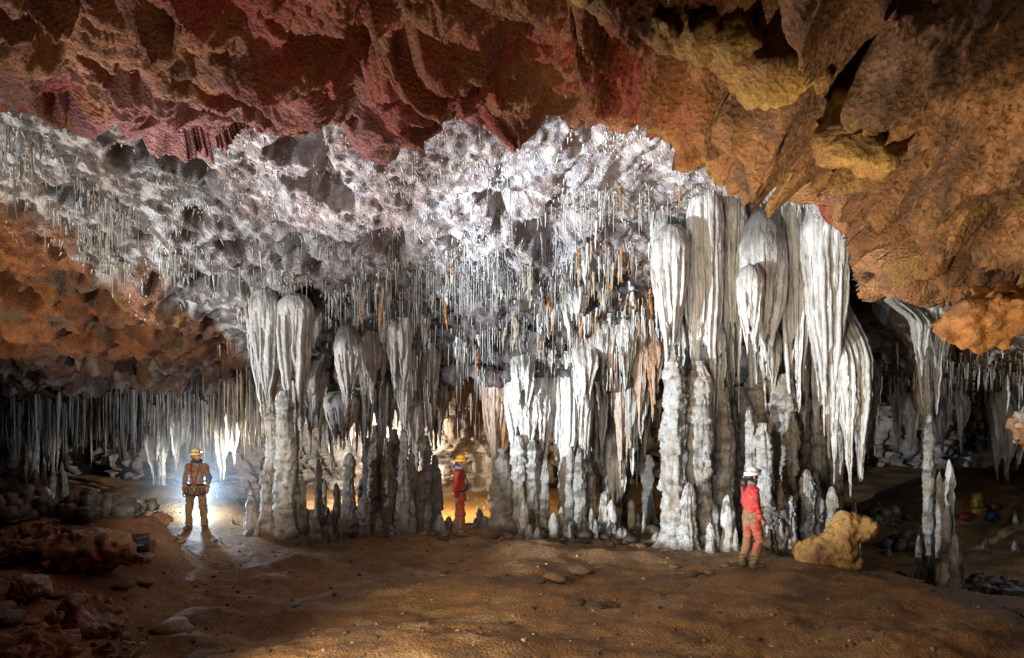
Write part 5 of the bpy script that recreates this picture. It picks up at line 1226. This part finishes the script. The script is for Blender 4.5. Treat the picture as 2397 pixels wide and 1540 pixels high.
        fold = fold + .010 * np.sin(p[:, 2] * 95 + 4 * p[:, 0] * 9) * np.exp(-(knee / .10) ** 2) + .012 * np.sin(p[:, 2] * 70 + p[:, 0] * 20) * np.exp(-((p[:, 2] - J['pelvis'][2] - .06) / .10) ** 2)
        return d - fold + .014
    V, Q = nets(cloth, lo, hi, .014)
    part('oversuit', V, Q, M_SUIT, o, suit['paint'](V, J))
    for s in 'LR':
        def boot(p, s=s):
            a, t = v('an' + s), v('to' + s)
            d = cone(p, a + np.array([0, 0, .10]), a + np.array([0, .01, -.02]), .068, .062)
            d = smin(d, cone(p, a + np.array([0, .02, -.04]), t, .052, .046), .04)
            d = np.maximum(d, -p[:, 2] + .004 + min(a[2], t[2]) - .075 + .0)
            return d + .004 * gnoise(p * 40, 3)
        bl = np.minimum(v('an' + s), v('to' + s)) - .14; bh = np.maximum(v('an' + s), v('to' + s)) + .2
        part('boot', *nets(boot, bl, bh, .012), M_BOOT, o)
    # helmet: shell, rim, vents, lamp with its strap
    n, m = 12, 28
    t = np.linspace(.02, 1, n) * math.pi / 2; u = np.arange(m) / m * 2 * math.pi
    T, U = np.meshgrid(t, u, indexing='ij'); T = T.ravel(); U = U.ravel()
    flare = 1 + .10 * sm(1.35, 1.57, T)
    P = np.stack([np.sin(T) * np.cos(U) * .112 * flare, np.sin(T) * np.sin(U) * .135 * flare, np.cos(T) * .125], 1)
    P = np.concatenate([P, P[-m:] * np.array([.93, .93, 1]) + np.array([0, 0, -.028]), P[-m:] * np.array([.85, .85, 1])])
    P[:, 2] += .05 - .18 * np.clip(P[:, 1], -.05, .2) * .35
    P = np.stack([P[:, 0] * cy - P[:, 1] * sy, P[:, 0] * sy + P[:, 1] * cy, P[:, 2]], 1) + hc
    hm = part('helmet', P, gridf(n + 2, m, True), helmet, o)
    for k in range(4):
        for z in (.11,):
            a = math.radians((35, 75, 145, 215)[k] - 0); c = hp(math.cos(a) * .098, math.sin(a) * .118, z)
            t_, f_ = tube([c + np.array([0, 0, -.008]), c, c + np.array([0, 0, .008])], [.004, .016, .004], 8); part('vent', t_, f_, M_DARK, hm)
    c = hp(0, -.142, .10); b_, f_ = box(0, 0, 0, .05, .04, .036)
    R = np.array([[cy, -sy, 0], [sy, cy, 0], [0, 0, 1]])
    hl = part('headlamp', b_ @ R.T + c, f_, M_DARK, o, smooth=False)
    t_, f_ = tube([hp(0, -.160, .10), hp(0, -.168, .10), hp(0, -.170, .10)], [.018, .018, .002], 12); part('lens', t_, f_, M_LENS if lit else M_LENSOFF, hl)
    ring = [hp(math.cos(a) * .116, math.sin(a) * .139, .088) for a in np.linspace(0, 2 * math.pi, 25)]
    t_, f_ = tube(ring, .008, 6); part('lamp_strap', t_, f_, M_DARK, o)
    for sx in (-1, 1):
        t_, f_ = tube([hp(sx * .082, -.01, .05), hp(sx * .07, -.035, -.05), hp(sx * .02, -.06, -.118), hp(0, -.06, -.12)], .006, 6); part('chin_strap', t_, f_, M_DARK, o)
    # hair
    def hair(p):
        q = p - hc; q = np.stack([q[:, 0] * cy + q[:, 1] * sy, -q[:, 0] * sy + q[:, 1] * cy, q[:, 2]], 1)
        d = ell(q, (0, .032, .02), (.086, .088, .11))
        if hair_kind == 'tail':
            d = smin(d, cone(q, (0, .10, -.03), (0, .155, -.10), .045, .055), .04); d = smin(d, cone(q, (0, .155, -.10), (.0, .14, -.27), .055, .022), .04)
        if hair_kind == 'bun':
            d = smin(d, cone(q, (0, .09, -.05), (0, .12, -.10), .05, .055), .04)
        return d + .006 * gnoise(q * np.array([60, 60, 12]), 9)
    part('hair', *nets(hair, hc - .34, hc + .24, .013), M_HAIR if hair_kind != 'bun' else M_BURG, o)
    if scarf is not None:
        nk = v('neck') + np.array([0, 0, .02])
        pts = [nk + np.array([.082 * math.cos(a), .082 * math.sin(a) - .005, .012 * math.sin(3 * a)]) for a in np.linspace(0, 2 * math.pi, 22)]
        t_, f_ = tube(pts, .038, 10); t_ = t_ + .008 * np.stack([gnoise(t_ * 30, 1), gnoise(t_ * 30, 2), gnoise(t_ * 30, 3)], 1); part('neck_scarf', t_, f_, scarf, o)
    if extras: extras(o, v, J)
    return o
M_BURG = plain('burgundy_hood', (.10, .02, .03), .8)
MUD = np.array([.26, .15, .075]); RS = np.array([.50, .045, .035])
def paint_red(V, J, mudz, seed, patch=None):
    k = fbm(V * np.array([5, 5, 4]) + seed, 4, 41)
    C = mixc(RS, RS * np.array([.7, .8, .8]), sm(-.2, .5, fbm(V * 3 + seed, 2, 44)))
    m = np.clip(sm(mudz + .25, mudz - .15, V[:, 2] + .30 * k) + .45 * sm(.2, .6, k), 0, 1) if False else np.clip((1 - sm(mudz - .18, mudz + .22, V[:, 2] + .28 * k)) + .55 * sm(.15, .55, k), 0, 1)
    C = mixc(C, MUD, m * .93)
    return patch(V, C, k) if patch else C
def paint_left(V, J):
    k = fbm(V * np.array([5, 5, 6]), 4, 45)
    C = mixc(np.array([.24, .145, .08]), np.array([.15, .095, .06]), sm(-.2, .4, k))
    C = mixc(C, np.array([.30, .27, .23]), ((V[:, 2] > .98) & (V[:, 2] < 1.25) & (np.abs(V[:, 0]) < .19) & (V[:, 1] < .02)) * .55)
    BL = np.array([.03, .22, .50])
    for (x, z, rx, rz_) in ((.055, 1.40, .025, .09), (-.245, 1.28, .05, .06), (-.27, 1.06, .05, .045), (.27, 1.10, .06, .045), (.16, 1.27, .05, .03), (-.05, 1.00, .10, .03), (.05, 1.15, .1, .02)):
        C = mixc(C, BL, np.exp(-np.clip(((V[:, 0] - x) / rx) ** 2 + ((V[:, 2] - z) / rz_) ** 2, 0, 30) ** 1.5) * (V[:, 1] < .04) * (.6 + .4 * (np.abs(x) > .2)) * sm(-.5, .1, k + .2))
    C = mixc(C, np.array([.34, .16, .05]), (np.exp(-((V[:, 0] - .13) / .06) ** 2 - ((V[:, 2] - 1.25) / .04) ** 2)) * .6)
    return C
def base_pose(st=.12):
    J = dict(pelvis=(0, 0, .95), spine=(0, 0, 1.10), chest=(0, .0, 1.30), neck=(0, .01, 1.45), head=(0, -.01, 1.575))
    for s, k in (('L', 1), ('R', -1)):
        J['hip' + s] = (k * .09, 0, .90); J['kn' + s] = (k * st, -.02, .50); J['an' + s] = (k * (st + .02), .03, .095); J['to' + s] = (k * (st + .05), -.13, .06)
        J['sh' + s] = (k * .165, .01, 1.35); J['el' + s] = (k * .245, .035, 1.11); J['wr' + s] = (k * .255, -.03, .885)
    return J
def harness(o, v, J):
    for sx in (-1, 1):
        pts = [(sx * .09, -.05, 1.46), (sx * .085, -.135, 1.36), (sx * .055, -.155, 1.2), (sx * .02, -.16, 1.05), (sx * .005, -.165, .98)]
        part('chest_strap', *tube(pts, .014, 6), M_REDSTRAP, o)
        a = np.linspace(0, 2 * math.pi, 20); c = np.array(J['hipL' if sx > 0 else 'hipR']) + np.array([sx * .02, 0, -.12])
        part('leg_loop', *tube([c + np.array([.125 * math.cos(t), .125 * math.sin(t), .04 * math.cos(t) * sx]) for t in a], .016, 6), M_DARK, o)
        part('sling', *tube([(sx * .12, -.14, .93), (sx * .13, -.17, .82), (sx * .16, -.165, .74), (sx * .19, -.14, .82), (sx * .17, -.13, .93)], .010, 6), M_DARK, o)
    a = np.linspace(0, 2 * math.pi, 26)
    part('waist_belt', *tube([(.170 * math.cos(t), .138 * math.sin(t), .965 - .02 * math.sin(t)) for t in a], .022, 8), M_DARK, o)
    part('carabiner', *tube([(.045 * math.cos(t), -.17, .955 + .028 * math.sin(t)) for t in a], .007, 6), M_STEEL, o)
    part('descender', *tube([(.01, -.175, .93), (.02, -.18, .88), (.0, -.175, .82)], [.016, .022, .012], 8), M_BRASS, o)
    part('carabiner', *tube([(-.17 + .02 * math.cos(t), -.13, .86 + .04 * math.sin(t)) for t in a], .006, 6), M_BRASS, o)
# left caver, facing the camera and looking right
J = base_pose(.14); J['elL'] = (.235, .05, 1.12); J['wrL'] = (.25, -.06, .91); J['elR'] = (-.24, .04, 1.11); J['wrR'] = (-.25, -.02, .86)
x, y = W(460, 0, 14.2)[0], 14.2
caver((x, y, gz(x, y) - .01), .12, J, 'caver in a mud-brown suit with blue patches and tan helmet standing on the lit path', dict(seed=2, paint=paint_left), plain('tan_helmet', (.62, .42, .16), .35), True, 'short', plain('dark_balaclava', (.03, .03, .035), .8), headyaw=.95, extras=harness)
# middle caver, in profile facing right
J = base_pose(.08); J['knL'] = (.08, .03, .5); J['anL'] = (.085, .10, .095); J['toL'] = (.10, -.06, .06); J['knR'] = (-.08, -.06, .5); J['anR'] = (-.085, -.04, .095); J['toR'] = (-.10, -.20, .06)
J['elR'] = (-.235, .05, 1.10); J['wrR'] = (-.22, .03, .86); J['elL'] = (.235, .03, 1.10); J['wrL'] = (.22, -.05, .87); J['head'] = (0, -.03, 1.575)
x, y = W(1076, 0, 14.3)[0], 14.3
def strap_mid(o, v, J):
    part('chest_strap', *tube([(-.10, -.02, 1.45), (-.11, -.13, 1.36), (-.07, -.175, 1.2), (-.03, -.17, 1.02)], .013, 6), M_DARK, o)
    a = np.linspace(0, 2 * math.pi, 26); part('waist_belt', *tube([(.168 * math.cos(t), .14 * math.sin(t), .985) for t in a], .018, 8), M_DARK, o)
caver((x, y, gz(x, y) - .01), math.radians(84), J, 'caver in a red suit and yellow-orange helmet seen in profile before the lit opening', dict(seed=5, paint=lambda V, J: paint_red(V, J, .42, 3)), plain('orange_helmet', (.75, .33, .03), .35), False, 'bun', plain('grey_scarf', (.22, .25, .30), .85), headyaw=0, extras=strap_mid)
# right caver, seen from behind and to the side
J = base_pose(.09); J['knL'] = (.10, .0, .5); J['anL'] = (.11, .08, .095); J['toL'] = (.14, -.08, .06); J['knR'] = (-.09, -.12, .52); J['anR'] = (-.10, .0, .095); J['toR'] = (-.12, -.16, .06)
J['elR'] = (-.235, .02, 1.10); J['wrR'] = (-.205, -.10, .88); J['elL'] = (.23, .0, 1.10); J['wrL'] = (.20, -.10, .88); J['head'] = (0, -.03, 1.575)
def patch_right(V, C, k):
    C = mixc(C, MUD * .9, ((V[:, 2] > .72) & (V[:, 2] < .98)) * np.clip(sm(-.06, .06, V[:, 1] - .0 + .1 * k), 0, 1) * .9)
    th = np.exp(-((V[:, 2] - .74) / .16) ** 2) * (V[:, 1] < .0); C = mixc(C, RS * 1.05, th * .75)
    return mixc(C, RS * 1.05, np.exp(-((V[:, 2] - .46) / .14) ** 2) * sm(-.02, .04, V[:, 1] + .05) * (V[:, 0] < 0) * .8)
x, y = W(1757, 0, 11.5)[0], 11.5
caver((x, y, gz(x, y) - .01), math.radians(98), J, 'caver in a red suit and white helmet with a dark ponytail standing right of centre', dict(seed=9, paint=lambda V, J: paint_red(V, J, .62, 8, patch_right)), plain('white_helmet', (.78, .78, .76), .3), False, 'tail', plain('grey_green_collar', (.16, .16, .13), .85), headyaw=.1)

# ------------------------------------------------------------------ equipment
p = W(556, 1284, 9.0); p = onground(326, 1284, 10.1, .0); p[2] = W(326, 1292, 10.1)[2]
c = empty('case', p, 'small black case with its lid ajar wedged beside the flat-topped boulder', 'case', rz=.5)
part('case_body', *box(0, 0, .10, .26, .18, .20), M_DARK, c, smooth=False)
v_, f_ = box(0, 0, .225, .28, .20, .035); part('lid', v_ + np.array([0, .01, 0]) + .15 * np.stack([0 * v_[:, 0], 0 * v_[:, 0], v_[:, 1]], 1), f_, M_DARK, c, smooth=False)
part('handle', *tube([(-.06, -.10, .12), (-.06, -.125, .12), (.06, -.125, .12), (.06, -.10, .12)], .008, 6), M_STEEL, c)
def sack(px, py, Y, r, mat, label, seed):
    o_ = empty('kit_bag', onground(px, py, Y, r[2] * .8), label, 'bag', 'kit bags in the dark right chamber')
    def fn(p): return ell(p, (0, 0, 0), r) + .03 * fbm(p * 7 + seed, 3, 4)
    part('sack', *nets(fn, -np.array(r) * 1.4, np.array(r) * 1.4, .03), mat, o_)
    part('strap', *tube([(-r[0] * .5, -r[1] * 1.0, -r[2] * .4), (-r[0] * .4, -r[1] * 1.25, r[2] * .2), (r[0] * .4, -r[1] * 1.2, r[2] * .3), (r[0] * .5, -r[1] * .95, -r[2] * .4)], .02, 6), M_DARK, o_)
M_YB = plain('yellow_bag', (.20, .13, .015), .4); M_RB = plain('red_bag', (.13, .02, .015), .5); M_BB = plain('blue_bag', (.02, .03, .09), .5)
sack(2292, 1160, 18.5, (.24, .18, .15), M_YB, 'larger yellow kit bag lying in the dark right chamber', 1)
sack(2288, 1145, 18.8, (.17, .15, .28), M_YB, 'upright yellow kit bag behind the larger one', 2)
sack(2262, 1170, 18.3, (.22, .15, .13), M_RB, 'red kit bag left of the yellow ones', 3)
sack(2328, 1165, 18.8, (.16, .14, .13), M_RB, 'small red kit bag right of the yellow ones', 4)
sack(2322, 1180, 18.2, (.16, .14, .16), M_BB, 'dark blue kit bag in front of the small red one', 5)
p = W(2211, 1140, 15.2); o_ = empty('hung_bag', p, 'crumpled yellow bag tucked behind the rimmed stalagmite', 'bag')
def fn(q): return cone(q, (-.08, 0, -.1), (.06, 0, .22), .14, .05) + .035 * fbm(q * 9, 3, 2)
part('sack', *nets(fn, (-.35, -.3, -.4), (.35, .3, .45), .02), M_YB, o_)

# ------------------------------------------------------------------ breath mist glowing round the hidden flash behind the left caver
mm = bpy.data.materials.new('mist'); mm.use_nodes = True; nt = mm.node_tree; nt.nodes.remove(nt.nodes['Principled BSDF'])
vol = nt.nodes.new('ShaderNodeVolumePrincipled'); vol.inputs['Color'].default_value = (.9, .95, 1, 1)
tc = nt.nodes.new('ShaderNodeTexCoord'); gr = nt.nodes.new('ShaderNodeTexGradient'); gr.gradient_type = 'SPHERICAL'
nz = nt.nodes.new('ShaderNodeTexNoise'); nz.inputs['Scale'].default_value = 2.2; nz.inputs['Detail'].default_value = 3
ma = nt.nodes.new('ShaderNodeMath'); ma.operation = 'MULTIPLY'; mb = nt.nodes.new('ShaderNodeMath'); mb.operation = 'MULTIPLY'; mb.inputs[1].default_value = .75
nt.links.new(tc.outputs['Object'], gr.inputs[0]); nt.links.new(tc.outputs['Object'], nz.inputs['Vector'])
nt.links.new(gr.outputs['Fac'], ma.inputs[0]); nt.links.new(nz.outputs['Fac'], ma.inputs[1]); nt.links.new(ma.outputs[0], mb.inputs[0])
nt.links.new(mb.outputs[0], vol.inputs['Density']); nt.links.new(vol.outputs[0], nt.nodes['Material Output'].inputs['Volume'])
t = np.linspace(0, math.pi, 14); a_ = np.arange(20) / 20 * 2 * math.pi; T, U = np.meshgrid(t, a_, indexing='ij')
o = link('mist', mesh('mist', np.stack([np.sin(T) * np.cos(U), np.sin(T) * np.sin(U), np.cos(T)], -1).reshape(-1, 3), gridf(14, 20, True)[:, ::-1], mm), loc=W(468, 1100, 15.3), kind='stuff', label='thin glowing mist behind the blue-patched caver')
o.scale = (2.0, .9, 1.25)
# look-alikes that still share a label: name the longest and the shortest (or largest and smallest) of each set
sets = {}
for o in SC.objects:
    if o.get('group') and o.parent is None and o.get('label'): sets.setdefault(o['label'], []).append(o)
for lb, os_ in sets.items():
    if len(os_) < 2: continue
    first = lb.split(' ')[0]; hang = first in ('short', 'medium', 'long')
    if not hang and first not in ('small', 'fist-sized', 'large', 'low', 'knee-high', 'tall'): continue
    os_.sort(key=lambda o: o.scale[2] if hang or first in ('low', 'knee-high', 'tall') else o.scale[0])
    lo_, hi_ = ('shorter', 'longer') if hang else (('lower', 'taller') if first in ('low', 'knee-high', 'tall') else ('smaller', 'larger'))
    if len(os_) > 2: lo_, hi_ = {'shorter': ('shortest', 'longest'), 'lower': ('lowest', 'tallest'), 'smaller': ('smallest', 'largest')}[lo_]
    os_[0]['label'] = lo_ + lb[len(first):]; os_[-1]['label'] = hi_ + lb[len(first):]
